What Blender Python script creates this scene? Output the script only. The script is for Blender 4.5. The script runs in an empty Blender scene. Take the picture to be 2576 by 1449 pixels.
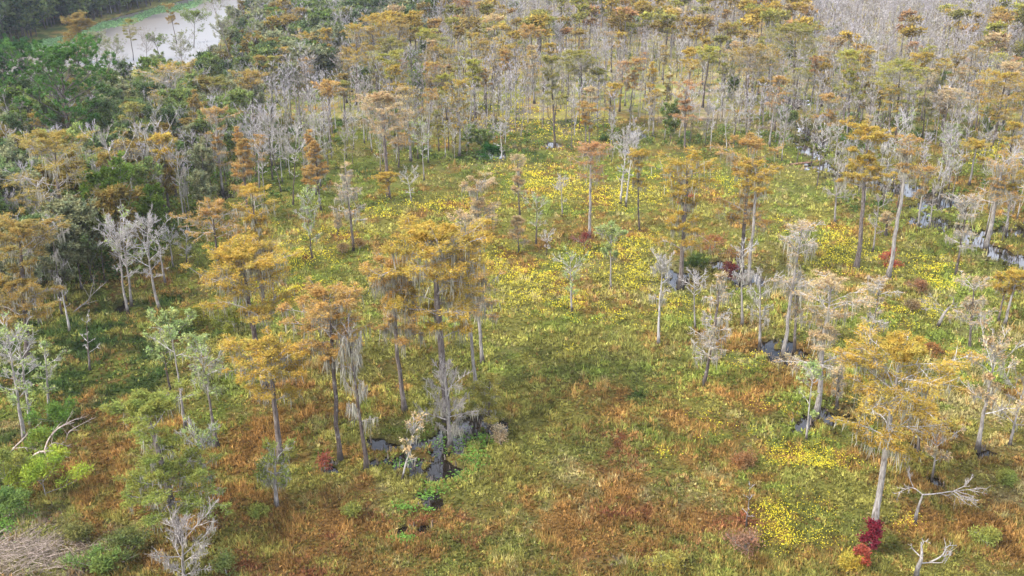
import bpy, math, random
import numpy as np
random.seed(7)
RNG = np.random.default_rng(11)
C = bpy.context.scene.collection
rad = math.radians

# ------------------------------------------------------------------ camera, sky, sun, exposure
CAM_H = 50.0
PITCH = rad(22.0)
HFOV = rad(55.0)
cam_d = bpy.data.cameras.new('camera')
cam_d.sensor_width = 36.0
cam_d.lens = 18.0 / math.tan(HFOV / 2)
cam_d.clip_start = 0.5
cam_d.clip_end = 12000
cam = bpy.data.objects.new('camera', cam_d)
cam.location = (0, 0, CAM_H)
cam.rotation_euler = (rad(90) - PITCH, 0, 0)
C.objects.link(cam)
bpy.context.scene.camera = cam

SUN_EL, SUN_AZ = rad(42), rad(207)      # azimuth of the direction TO the sun, counter-clockwise from +X
sv = (math.cos(SUN_EL) * math.cos(SUN_AZ), math.cos(SUN_EL) * math.sin(SUN_AZ), math.sin(SUN_EL))
sun_d = bpy.data.lights.new('sun', 'SUN')
sun_d.energy = 2.7
sun_d.angle = rad(9)
sun_d.color = (1.0, 0.95, 0.87)
sun = bpy.data.objects.new('sun', sun_d)
from mathutils import Vector
sun.rotation_euler = Vector(sv).to_track_quat('Z', 'Y').to_euler()
C.objects.link(sun)

world = bpy.data.worlds.new('World')
bpy.context.scene.world = world
world.use_nodes = True
wn, wl = world.node_tree.nodes, world.node_tree.links
bg = wn['Background']
sky = wn.new('ShaderNodeTexSky')
sky.sky_type = 'NISHITA'
sky.sun_disc = False
sky.sun_elevation = SUN_EL
sky.sun_rotation = rad(90) - SUN_AZ
sky.air_density = 1.2
sky.dust_density = 2.0
bg.inputs['Strength'].default_value = 0.15
# thin high cloud over the blue sky
tcw = wn.new('ShaderNodeTexCoord'); mpw = wn.new('ShaderNodeMapping'); mpw.inputs['Scale'].default_value = (1, 1, 3)
nzw = wn.new('ShaderNodeTexNoise'); nzw.inputs['Scale'].default_value = 4.5; nzw.inputs['Detail'].default_value = 6
crw = wn.new('ShaderNodeValToRGB'); crw.color_ramp.elements[0].position = 0.36; crw.color_ramp.elements[1].position = 0.58
mxw = wn.new('ShaderNodeMixRGB'); mxw.inputs[2].default_value = (9.5, 10.1, 11.8, 1)
wl.new(tcw.outputs['Generated'], mpw.inputs[0]); wl.new(mpw.outputs[0], nzw.inputs[0]); wl.new(nzw.outputs[0], crw.inputs[0])
wl.new(crw.outputs[0], mxw.inputs[0]); wl.new(sky.outputs[0], mxw.inputs[1]); wl.new(mxw.outputs[0], bg.inputs[0])
vs = bpy.context.scene.view_settings
vs.view_transform = 'Standard'
vs.look = 'None'
vs.exposure = 1.27
vs.gamma = 1.0
bpy.context.scene.cycles.max_bounces = 6
bpy.context.scene.cycles.transparent_max_bounces = 6
bpy.context.scene.cycles.volume_bounces = 0

# ------------------------------------------------------------------ photograph grid <-> ground (grid 2576 x 1449)
F = 1288.0 / math.tan(HFOV / 2)
cp, sp = math.cos(PITCH), math.sin(PITCH)
def ray(px, py):
    X = (np.asarray(px, float) - 1288) / F
    Y = -(np.asarray(py, float) - 724.5) / F
    return X, cp + Y * sp, -sp + Y * cp
def at(px, py):
    X, Yv, Z = ray(px, py)
    k = -CAM_H / Z
    return X * k, Yv * k
def proj(x, y, z=0.0):
    x = np.asarray(x, float); y = np.asarray(y, float)
    zz = z - CAM_H
    d = y * cp - zz * sp
    u = y * sp + zz * cp
    d = np.where(d < 1, 1, d)
    return 1288 + F * x / d, 724.5 - F * u / d

# ------------------------------------------------------------------ noise
def _h(ix, iy, s):
    n = (ix * 374761393 + iy * 668265263 + s * 1442695041) & 0xffffffff
    n = ((n ^ (n >> 13)) * 1274126177) & 0xffffffff
    return ((n ^ (n >> 16)) & 0xffff) / 65535.0
def vnoise(x, y, s=0):
    x = np.asarray(x, float); y = np.asarray(y, float)
    ix = np.floor(x).astype(np.int64); iy = np.floor(y).astype(np.int64)
    fx = x - ix; fy = y - iy
    fx = fx * fx * (3 - 2 * fx); fy = fy * fy * (3 - 2 * fy)
    a = _h(ix, iy, s); b = _h(ix + 1, iy, s); c = _h(ix, iy + 1, s); d = _h(ix + 1, iy + 1, s)
    return (a * (1 - fx) + b * fx) * (1 - fy) + (c * (1 - fx) + d * fx) * fy
def fbm(x, y, sc, s=0, o=4):
    v = 0; a = 0.5; t = 0; k = 1.0 / sc
    for i in range(o):
        v = v + a * vnoise(x * k + 17.3 * i, y * k - 9.1 * i, s + i); t += a; a *= 0.5; k *= 2.03
    return v / t
def inpoly(px, py, poly):
    px = np.asarray(px, float); py = np.asarray(py, float)
    r = np.zeros(px.shape, bool); n = len(poly)
    for i in range(n):
        x1, y1 = poly[i]; x2, y2 = poly[(i + 1) % n]
        if y1 == y2: continue
        c = ((y1 > py) != (y2 > py)) & (px < (x2 - x1) * (py - y1) / (y2 - y1) + x1)
        r ^= c
    return r
def segd(px, py, pts):                 # distance to a polyline with half widths: negative inside
    best = np.full(np.shape(px), 1e9)
    for (x1, y1, w1), (x2, y2, w2) in zip(pts[:-1], pts[1:]):
        dx, dy = x2 - x1, y2 - y1
        t = np.clip(((px - x1) * dx + (py - y1) * dy) / (dx * dx + dy * dy + 1e-9), 0, 1)
        d = np.hypot(px - x1 - t * dx, py - y1 - t * dy) - (w1 + t * (w2 - w1))
        best = np.minimum(best, d)
    return best

# ------------------------------------------------------------------ the lay of the land (given on the grid, held on the ground)
def gpoly(pts):
    a = np.array(pts, float); x, y = at(a[:, 0], a[:, 1]); return list(zip(x, y))
RIVER = gpoly([(-300, 196), (70, 118), (180, 82), (300, 42), (420, 12), (520, -14), (700, -50), (740, -44), (580, 36), (546, 120), (470, 160), (330, 176), (170, 192), (60, 220), (-300, 300)])
POOLS = []          # ellipses in ground metres: x, y, rx, ry
for (px, py, rw, rh) in [(1125, 1118, 58, 34), (1190, 1085, 66, 30), (1010, 1165, 56, 20), (1110, 1185, 62, 26), (945, 1120, 22, 14), (1055, 1120, 36, 16), (985, 1130, 26, 12), (950, 1170, 30, 10), (1235, 1075, 45, 28), (1075, 1260, 34, 22), (1010, 1345, 26, 18), (1065, 1330, 22, 16),
                         (830, 1180, 22, 14), (1948, 888, 44, 24), (1990, 880, 28, 18), (2060, 1043, 66, 32), (2020, 1066, 32, 28), (2307, 1135, 13, 14),
                         (2480, 1145, 24, 20), (1705, 703, 46, 22), (1860, 690, 48, 26), (1900, 705, 24, 14), (310, 775, 14, 16), (2360, 1222, 16, 12),
                         (2050, 350, 24, 28), (2040, 385, 22, 30), (2072, 425, 42, 14), (2120, 445, 46, 16), (2200, 465, 60, 18), (2290, 480, 70, 20), (2370, 510, 80, 26), (2340, 560, 60, 20),
                         (2440, 590, 40, 18), (2475, 620, 40, 22), (2530, 650, 50, 22), (2600, 670, 60, 26), (1985, 255, 36, 16), (1600, 340, 30, 12), 
                         (1392, 368, 22, 9), (1240, 395, 40, 8), (1580, 385, 24, 8), (560, 500, 20, 40), (2560, 585, 50, 14), (1790, 665, 20, 8), (2140, 1440, 22, 14), (1690, 690, 20, 12)]:
    x, y = at(px, py); xr = at(px + rw, py)[0] - x; yr = abs(at(px, py - rh)[1] - at(px, py + rh)[1]) / 2
    POOLS.append((float(x), float(y), float(xr), float(yr)))
def pool_mask(x, y):
    m = np.zeros(np.shape(x))
    wob = .9 * (fbm(x, y, 3.0, 31, 3) - 0.5) + 2.7 * (fbm(x, y, 1.0, 37, 3) - .5)
    for (cx, cy, rx, ry) in POOLS:
        q = 1.0 - np.hypot((x - cx) / rx, (y - cy) / ry)
        q = q + wob * 0.9
        m = np.maximum(m, np.clip(q * 4 + 0.5, 0, 1))
    px, py = proj(x, y)
    rv = inpoly(x, y, RIVER)
    deep = (fbm(x, y, 9.0, 77, 3) > 0.70) & (py < 430) & (px > 840) & (py > 60)     # small dark pools under the far trees
    return np.maximum(m, rv * 1.0)
def gh(x, y, m=None):
    if m is None: m = pool_mask(x, y)
    base = 0.28 + 0.34 * (fbm(x, y, 9.0, 3, 3) - 0.5) + 0.42 * (fbm(x, y, 2.2, 5, 2) - 0.5)
    px, py = proj(x, y)
    mound = np.exp(-(((px - 60) / 260.0) ** 2 + ((py - 1420) / 110.0) ** 2)) * 1.0   # bank in the near corner
    base = base + mound
    return base * (1 - m) - 0.55 * m

PAL = np.array([[.300, .275, .070],    # 0 olive gold
                [.335, .185, .060],    # 1 orange straw
                [.285, .105, .055],    # 2 dull red
                [.220, .265, .055],    # 3 bright green
                [.060, .100, .028],    # 4 dark green
                [.420, .350, .160],    # 5 pale straw
                [.300, .225, .180],    # 6 brown litter
                [.300, .225, .160],    # 7 pinkish marsh
                [.200, .210, .055]])   # 8 mid olive green
BL = [  # x, y, sx, sy, colour, weight
    (1500, 1330, 420, 150, 1, 3.2), (1250, 1400, 300, 90, 1, 3.4), (1800, 1420, 320, 60, 1, 1.8), (750, 1080, 260, 150, 1, 2.3), (950, 1330, 300, 110, 1, 2.4), (1300, 1380, 500, 90, 2, 1.3), (650, 1330, 200, 100, 2, .7), (1550, 1150, 250, 90, 1, 1.9), (900, 1350, 250, 80, 2, .5), (2350, 1250, 200, 120, 1, .6), (300, 1100, 170, 70, 1, 1.8),
    (620, 1350, 120, 90, 1, 1.5), (1600, 1050, 300, 60, 1, .7), (1480, 860, 120, 25, 1, .8), (2400, 1250, 150, 90, 1, .9), (1990, 970, 50, 30, 1, 1.2), (1450, 985, 220, 35, 1, .8), (1100, 870, 150, 60, 1, .7),
    (1560, 1160, 60, 40, 2, 1.3), (1480, 1110, 60, 25, 2, 1.2), (1850, 1325, 50, 40, 2, 2.4), (900, 1395, 90, 20, 2, 1.3), (840, 1260, 70, 20, 2, .9), (1290, 1390, 80, 30, 2, 1.6), (1640, 1400, 90, 25, 2, 1.2), (1480, 1340, 130, 30, 2, .8), (600, 1430, 60, 25, 2, 2),
    (1250, 1235, 40, 40, 2, .6), (1850, 470, 60, 20, 1, 1), (1460, 850, 60, 14, 2, .8), (1700, 880, 70, 15, 2, .7), (2360, 950, 60, 20, 2, .6), (2390, 670, 50, 20, 2, .7), (1965, 700, 50, 20, 2, .5), (1400, 700, 60, 20, 2, .6), (880, 600, 40, 12, 2, 1.2),
    (1400, 700, 900, 200, 0, 1.2), (1400, 500, 900, 140, 3, .8), (1000, 470, 350, 90, 3, 1.6), (850, 700, 200, 90, 3, 1.3), (1500, 740, 300, 130, 3, 1.5), (2150, 780, 300, 170, 3, 1.5), (1850, 1000, 250, 90, 3, 1.2), (2050, 1200, 150, 130, 3, 1.4), (1900, 1340, 100, 80, 3, 1.2), (1250, 500, 1300, 130, 3, .9),
    (1260, 870, 70, 60, 3, .8), (2480, 750, 120, 100, 3, 1.0), (1700, 1230, 120, 50, 3, .6), (2480, 900, 150, 60, 3, 1.1), (1380, 620, 200, 30, 3, .9),
    (300, 860, 130, 80, 4, 2.2), (220, 930, 110, 90, 4, 2.2), (400, 700, 90, 120, 4, 2.5), (0, 1250, 60, 90, 4, 1.5), (60, 1130, 150, 60, 4, 1.2), (120, 60, 400, 45, 4, 6), (620, 90, 60, 80, 4, 6), (0, 600, 350, 350, 4, 3), (400, 300, 450, 180, 4, 2.5), (1240, 395, 90, 12, 4, 2), (1390, 1000, 90, 30, 4, .6), (1600, 1000, 90, 25, 4, .6), (2020, 1040, 110, 22, 4, .9),
    (1700, 260, 1000, 110, 4, .9), (1700, 260, 1000, 110, 6, .5), (2000, 500, 60, 40, 5, 2.4), (1500, 1010, 60, 20, 5, .6), (1700, 1090, 80, 25, 5, .6), (1600, 470, 60, 12, 5, .6), (1400, 1250, 120, 40, 5, .5), (2500, 1330, 150, 70, 5, .7), (1750, 180, 700, 130, 5, .5),
    (60, 1420, 170, 70, 6, 6.0), (260, 1400, 110, 40, 6, 2.0), (250, 1330, 130, 30, 6, 1.2), (150, 1120, 70, 30, 6, .8),
    (1750, 22, 300, 22, 7, 4.0), (1650, 60, 300, 20, 1, 2.0), (2300, 100, 500, 120, 7, 1.2),
    (1500, 1420, 150, 30, 6, .5)]
def colour_weights(x, y):
    px, py = proj(x, y)
    W = np.zeros(np.shape(x) + (len(PAL),))
    W[..., 0] = 1.1; W[..., 8] = 0.55; W[..., 3] = 0.25; W[..., 1] = 0.55; W[..., 5] = 0.2; W[..., 2] = .05
    for (cx, cy, sx, sy, c, w) in BL:
        W[..., c] += w * np.exp(-(((px - cx) / sx) ** 2 + ((py - cy) / sy) ** 2))
    for c in range(len(PAL)):
        n = fbm(x, y, 7.5 if c in (0, 3, 8) else 5.0, 100 + c * 7, 4)
        n2 = fbm(x, y, 26.0, 300 + c * 7, 2); n3 = fbm(x, y, 1.5, 500 + c * 7, 2)
        W[..., c] *= np.exp((n - 0.5) * 7.5 + (n2 - 0.5) * 3.5 + (n3 - .5) * 4.5)
    W = W ** 1.15
    return W / W.sum(-1, keepdims=True)

# ------------------------------------------------------------------ mesh helpers
def mesh_np(name, V, Fc, k, attr=None, tint=None, smooth=False):
    """V (n,3), Fc (m,k) faces -> mesh datablock"""
    me = bpy.data.meshes.new(name)
    V = np.ascontiguousarray(V, np.float32); Fc = np.ascontiguousarray(Fc, np.int32)
    me.vertices.add(len(V)); me.vertices.foreach_set('co', V.ravel())
    me.loops.add(Fc.size); me.loops.foreach_set('vertex_index', Fc.ravel())
    me.polygons.add(len(Fc)); me.polygons.foreach_set('loop_start', np.arange(0, Fc.size, k, dtype=np.int32))
    if smooth: me.polygons.foreach_set('use_smooth', np.ones(len(Fc), bool))
    if attr is not None:
        a = me.attributes.new('v', 'FLOAT', 'POINT'); a.data.foreach_set('value', np.ascontiguousarray(attr, np.float32))
    if tint is not None:
        c = me.attributes.new('tint', 'FLOAT_COLOR', 'POINT')
        t = np.ones((len(V), 4), np.float32); t[:, :3] = tint; c.data.foreach_set('color', t.ravel())
    me.update(calc_edges=True)
    return me
def unit(a): return a / (np.linalg.norm(a, axis=-1, keepdims=True) + 1e-9)
def tubes(P, R, S, rough=0.0):
    """P (N,K,3) centre lines, R (N,K) radii -> verts, quads (one open tube each, closed by its taper)"""
    N, K, _ = P.shape
    d = unit(P[:, -1] - P[:, 0])
    ref = np.where(np.abs(d[:, 2:3]) > 0.9, np.array([[1.0, 0, 0]]), np.array([[0, 0, 1.0]]))
    a = unit(np.cross(d, ref)); b = np.cross(d, a)
    th = np.arange(S) * 2 * np.pi / S
    ring = a[:, None, :] * np.cos(th)[None, :, None] + b[:, None, :] * np.sin(th)[None, :, None]      # N,S,3
    RR = R[:, :, None] * (1 + rough * RNG.uniform(-1, 1, (N, K, S)))
    V = P[:, :, None, :] + RR[..., None] * ring[:, None, :, :]
    i = np.arange(N)[:, None, None] * K * S + np.arange(K - 1)[None, :, None] * S + np.arange(S)[None, None, :]
    j = np.arange(N)[:, None, None] * K * S + np.arange(K - 1)[None, :, None] * S + ((np.arange(S) + 1) % S)[None, None, :]
    Q = np.stack([i, j, j + S, i + S], -1).reshape(-1, 4)
    return V.reshape(-1, 3), Q
def join(parts):
    Vs, Qs, o = [], [], 0
    for v, q in parts:
        Vs.append(v); Qs.append(q + o); o += len(v)
    return np.concatenate(Vs), np.concatenate(Qs)
def path(P, t):
    """points at t (N,M) along polylines P (N,K,3) -> (N,M,3) and tangents"""
    K = P.shape[1]
    f = np.clip(t, 0, 0.9999) * (K - 1); i = f.astype(int); w = (f - i)[..., None]
    n = np.arange(P.shape[0])[:, None]
    A = P[n, i]; B = P[n, i + 1]
    return A * (1 - w) + B * w, unit(B - A)
def shoots(p0, d, L, K, sag=0.0, wig=0.06):
    """(N,3) starts, directions, lengths -> (N,K,3) slightly crooked centre lines"""
    N = len(p0); t = np.linspace(0, 1, K)
    P = p0[:, None] + d[:, None] * (L[:, None] * t[None])[..., None]
    P[..., 2] += (sag * L)[:, None] * (t ** 2)[None] if np.ndim(sag) else sag * L[:, None] * (t ** 2)[None]
    w = np.cumsum(RNG.normal(0, 1, (N, K, 3)), 1); w -= w[:, :1]
    w *= (wig * L)[:, None, None] * t[None, :, None] / max(1, K ** .5)
    return P + w
def children(P, L, n, t0, ratio, ang, up, K, flat=1.0, sag=0.0, wig=0.08, t1=1.0):
    N = len(P)
    t = RNG.uniform(t0, t1, (N, n)); t[:, 0] = 0.97
    q, tg = path(P, t)
    rnd = RNG.normal(0, 1, (N, n, 3)); rnd[..., 2] *= flat
    perp = unit(rnd - (rnd * tg).sum(-1, keepdims=True) * tg)
    a = ang * RNG.uniform(0.6, 1.3, (N, n, 1)); a[:, 0] *= 0.35
    d = tg * np.cos(a) + perp * np.sin(a); d[..., 2] = d[..., 2] * (0.35 + 0.65 * flat) + up
    d = unit(d)
    l = L[:, None] * ratio * (1.1 - 0.6 * t) * RNG.uniform(0.6, 1.25, (N, n))
    return shoots(q.reshape(-1, 3), d.reshape(-1, 3), l.ravel(), K, sag, wig), l.ravel()
def ribbons(P, r0, r1):
    a, b = P[:, 0], P[:, -1]; n = len(P)
    s = unit(np.cross(b - a, RNG.normal(0, 1, (n, 3))))
    V = np.stack([a - s * r0, a + s * r0, b + s * r1, b - s * r1], 1).reshape(-1, 3)
    return V, np.arange(4 * n).reshape(-1, 4)
def taper(n, K, r0, r1):
    r0 = np.broadcast_to(r0, (n,)); r1 = np.broadcast_to(r1, (n,))
    return r0[:, None] + (r1 - r0)[:, None] * np.linspace(0, 1, K)[None]
def leaves(A, D, s, w, spread=(.15, .15, .08), flat=.4):
    """a slender triangle at each anchor A (N,3), roughly along D"""
    N = len(A)
    A = A + RNG.normal(0, 1, (N, 3)) * np.array(spread)
    r = RNG.normal(0, 1, (N, 3)); r[:, 2] *= flat
    d = unit(D * 0.6 + r * 0.8)
    side = unit(np.cross(d, unit(RNG.normal(0, .45, (N, 3)) + np.array([0, 0, 1.]))))
    s = s * RNG.uniform(.6, 1.4, (N, 1)); w = w * RNG.uniform(.6, 1.4, (N, 1))
    V = np.stack([A - side * w * .5, A + side * w * .5, A + d * s], 1).reshape(-1, 3)
    T = np.arange(3 * N).reshape(-1, 3)
    return V, T, np.repeat(RNG.uniform(0, 1, N), 3)
def strands(A, Lm, w, n=3):
    """hanging beards: n tapering strands under each anchor"""
    N = len(A); A = np.repeat(A, n, 0) + RNG.normal(0, .09, (N * n, 3)); M = len(A)
    l = np.repeat(Lm * RNG.uniform(.35, 1.3, N), n) * RNG.uniform(.4, 1.0, M)
    th = RNG.uniform(0, np.pi, M); s = np.stack([np.cos(th), np.sin(th), 0 * th], 1) * (w * RNG.uniform(.5, 1.4, M))[:, None]
    sw = RNG.normal(0, .07, (M, 3)); sw[:, 2] = 0
    z = np.array([0, 0, 1.0])
    V = np.stack([A - s * .5, A + s * .5, A - z * (l * .55)[:, None] + s * .4 + sw * l[:, None], A - z * (l * .55)[:, None] - s * .4 + sw * l[:, None],
                  A - z * l[:, None] + sw * 2 * l[:, None] + s * .06, A - z * l[:, None] + sw * 2 * l[:, None] - s * .06], 1).reshape(-1, 3)
    i = np.arange(M)[:, None] * 6
    Q = np.concatenate([i + np.array([[0, 1, 2, 3]]), i + np.array([[3, 2, 4, 5]])], 0)
    return V, Q, np.repeat(RNG.uniform(0, 1, M), 6)

# ------------------------------------------------------------------ materials
def newmat(name):
    m = bpy.data.materials.new(name); m.use_nodes = True
    nt = m.node_tree; nt.nodes.clear()
    out = nt.nodes.new('ShaderNodeOutputMaterial')
    return m, nt, nt.nodes, nt.links, out
def N_(ns, t, **kw):
    n = ns.new('ShaderNode' + t)
    for k, v in kw.items():
        if k.startswith('i_'): n.inputs[k[2:].replace('_', ' ')].default_value = v
        else: setattr(n, k, v)
    return n
def mix(ns, ls, blend, a, b, fac=1.0):
    n = ns.new('ShaderNodeMixRGB'); n.blend_type = blend
    for i, v in ((1, a), (2, b), (0, fac)):
        if isinstance(v, bpy.types.NodeSocket): ls.new(v, n.inputs[i])
        elif i == 0: n.inputs[0].default_value = v
        else: n.inputs[i].default_value = (*v, 1)
    return n.outputs[0]
def ramp(ns, ls, src, p0, p1, c0=(0, 0, 0), c1=(1, 1, 1)):
    r = ns.new('ShaderNodeValToRGB'); e = r.color_ramp.elements
    e[0].position, e[1].position = p0, p1; e[0].color, e[1].color = (*c0, 1), (*c1, 1)
    ls.new(src, r.inputs[0]); return r.outputs[0]
def leaf_material(name, vertex_tint=False, transl=0.35, hue=True):
    m, nt, ns, ls, out = newmat(name)
    if vertex_tint:
        c = N_(ns, 'Attribute', attribute_name='tint').outputs['Color']
    else:
        c = N_(ns, 'ObjectInfo').outputs['Color']
    v = N_(ns, 'Attribute', attribute_name='v').outputs['Fac']
    c = mix(ns, ls, 'MULTIPLY', c, ramp(ns, ls, v, 0, 1, (.55, .55, .55), (1.45, 1.45, 1.4)))
    g = N_(ns, 'NewGeometry')
    if hue:
        nz = N_(ns, 'TexNoise', i_Scale=0.9, i_Detail=3.0); ls.new(g.outputs['Position'], nz.inputs['Vector'])
        c = mix(ns, ls, 'MULTIPLY', c, ramp(ns, ls, nz.outputs[0], .35, .65, (1.10, .96, .85), (.93, 1.05, 1.05)))
    d = N_(ns, 'BsdfDiffuse'); t = N_(ns, 'BsdfTranslucent'); mx = N_(ns, 'MixShader')
    ls.new(c, d.inputs[0]); ls.new(c, t.inputs[0]); mx.inputs[0].default_value = transl
    ls.new(d.outputs[0], mx.inputs[1]); ls.new(t.outputs[0], mx.inputs[2]); ls.new(mx.outputs[0], out.inputs[0])
    return m
M_LEAF = leaf_material('foliage')
M_LEAF_V = leaf_material('mixed foliage', True)
M_GRASS = leaf_material('marsh plants', True, .3, False)
M_PETAL = leaf_material('petals', True, .3, False)
M_MOSS = leaf_material('hanging moss', False, .25, False)
def bark_material(name, vertex_tint=False, band=True, lichen=True):
    m, nt, ns, ls, out = newmat(name)
    c = N_(ns, 'Attribute', attribute_name='tint').outputs['Color'] if vertex_tint else N_(ns, 'ObjectInfo').outputs['Color']
    tc = N_(ns, 'TexCoord'); g = N_(ns, 'NewGeometry')
    mp = N_(ns, 'Mapping', i_Scale=(7, 7, 1.1)); ls.new(g.outputs['Position'], mp.inputs[0])
    nz = N_(ns, 'TexNoise', i_Scale=1.0, i_Detail=5.0, i_Roughness=.7); ls.new(mp.outputs[0], nz.inputs['Vector'])
    c = mix(ns, ls, 'MULTIPLY', c, ramp(ns, ls, nz.outputs[0], .34, .66, (.38, .35, .33), (1.55, 1.55, 1.55)))
    if lichen:
        n2 = N_(ns, 'TexNoise', i_Scale=2.2, i_Detail=6.0, i_Roughness=.65); ls.new(g.outputs['Position'], n2.inputs['Vector'])
        c = mix(ns, ls, 'MIX', c, (.40, .39, .35), ramp(ns, ls, n2.outputs[0], .56, .68, (0, 0, 0), (.4, .4, .4)))
    if band:
        sx = N_(ns, 'SeparateXYZ'); ls.new(g.outputs['Position'], sx.inputs[0])
        n3 = N_(ns, 'TexNoise', i_Scale=1.5); ls.new(g.outputs['Position'], n3.inputs['Vector'])
        ad = N_(ns, 'Math', operation='MULTIPLY_ADD'); ls.new(n3.outputs[0], ad.inputs[0]); ad.inputs[1].default_value = 1.6; ls.new(sx.outputs[2], ad.inputs[2])
        mm = N_(ns, 'Math', operation='MULTIPLY'); ls.new(ad.outputs[0], mm.inputs[0]); mm.inputs[1].default_value = .25
        c = mix(ns, ls, 'MIX', (.045, .038, .032), c, ramp(ns, ls, mm.outputs[0], .36, .60))
    b = N_(ns, 'BsdfPrincipled'); ls.new(c, b.inputs['Base Color']); b.inputs['Roughness'].default_value = .9; b.inputs['Specular IOR Level'].default_value = .1
    bp = N_(ns, 'Bump', i_Strength=.6, i_Distance=.05); ls.new(nz.outputs[0], bp.inputs['Height']); ls.new(bp.outputs[0], b.inputs['Normal'])
    ls.new(b.outputs[0], out.inputs[0])
    return m
M_BARK = bark_material('bark')
M_TWIG = bark_material('twig bark', band=False, lichen=False)
M_TWIG_V = bark_material('far bark', True, False, False)

# ------------------------------------------------------------------ object helpers
def put(name, me, mat, parent=None, loc=(0, 0, 0), col=None):
    o = bpy.data.objects.new(name, me)
    if len(me.materials) == 0: me.materials.append(mat)
    o.location = loc; o.parent = parent
    if col is not None: o.color = (*col, 1)
    C.objects.link(o); return o
def tag(o, label=None, cat=None, group=None, kind=None):
    if label: o['label'] = label
    if cat: o['category'] = cat
    if group: o['group'] = group
    if kind: o['kind'] = kind
    return o
def root(name, label, cat, loc, group=None):
    e = bpy.data.objects.new(name, None); e.location = loc; e.empty_display_size = .5; C.objects.link(e)
    return tag(e, label, cat, group)
def copy_tree(src, loc, rz, sc, label, group, cols, sz=1.0):
    r = src.copy(); C.objects.link(r); r.location = loc; r.rotation_euler = (0, 0, rz); r.scale = (sc, sc, sc * sz)
    r['label'] = label
    if group: r['group'] = group
    for ch in src.children:
        c = ch.copy(); C.objects.link(c); c.parent = r
        k = ch.name.split('.')[0]
        if k in cols: c.color = (*cols[k], 1)
    return r

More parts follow.
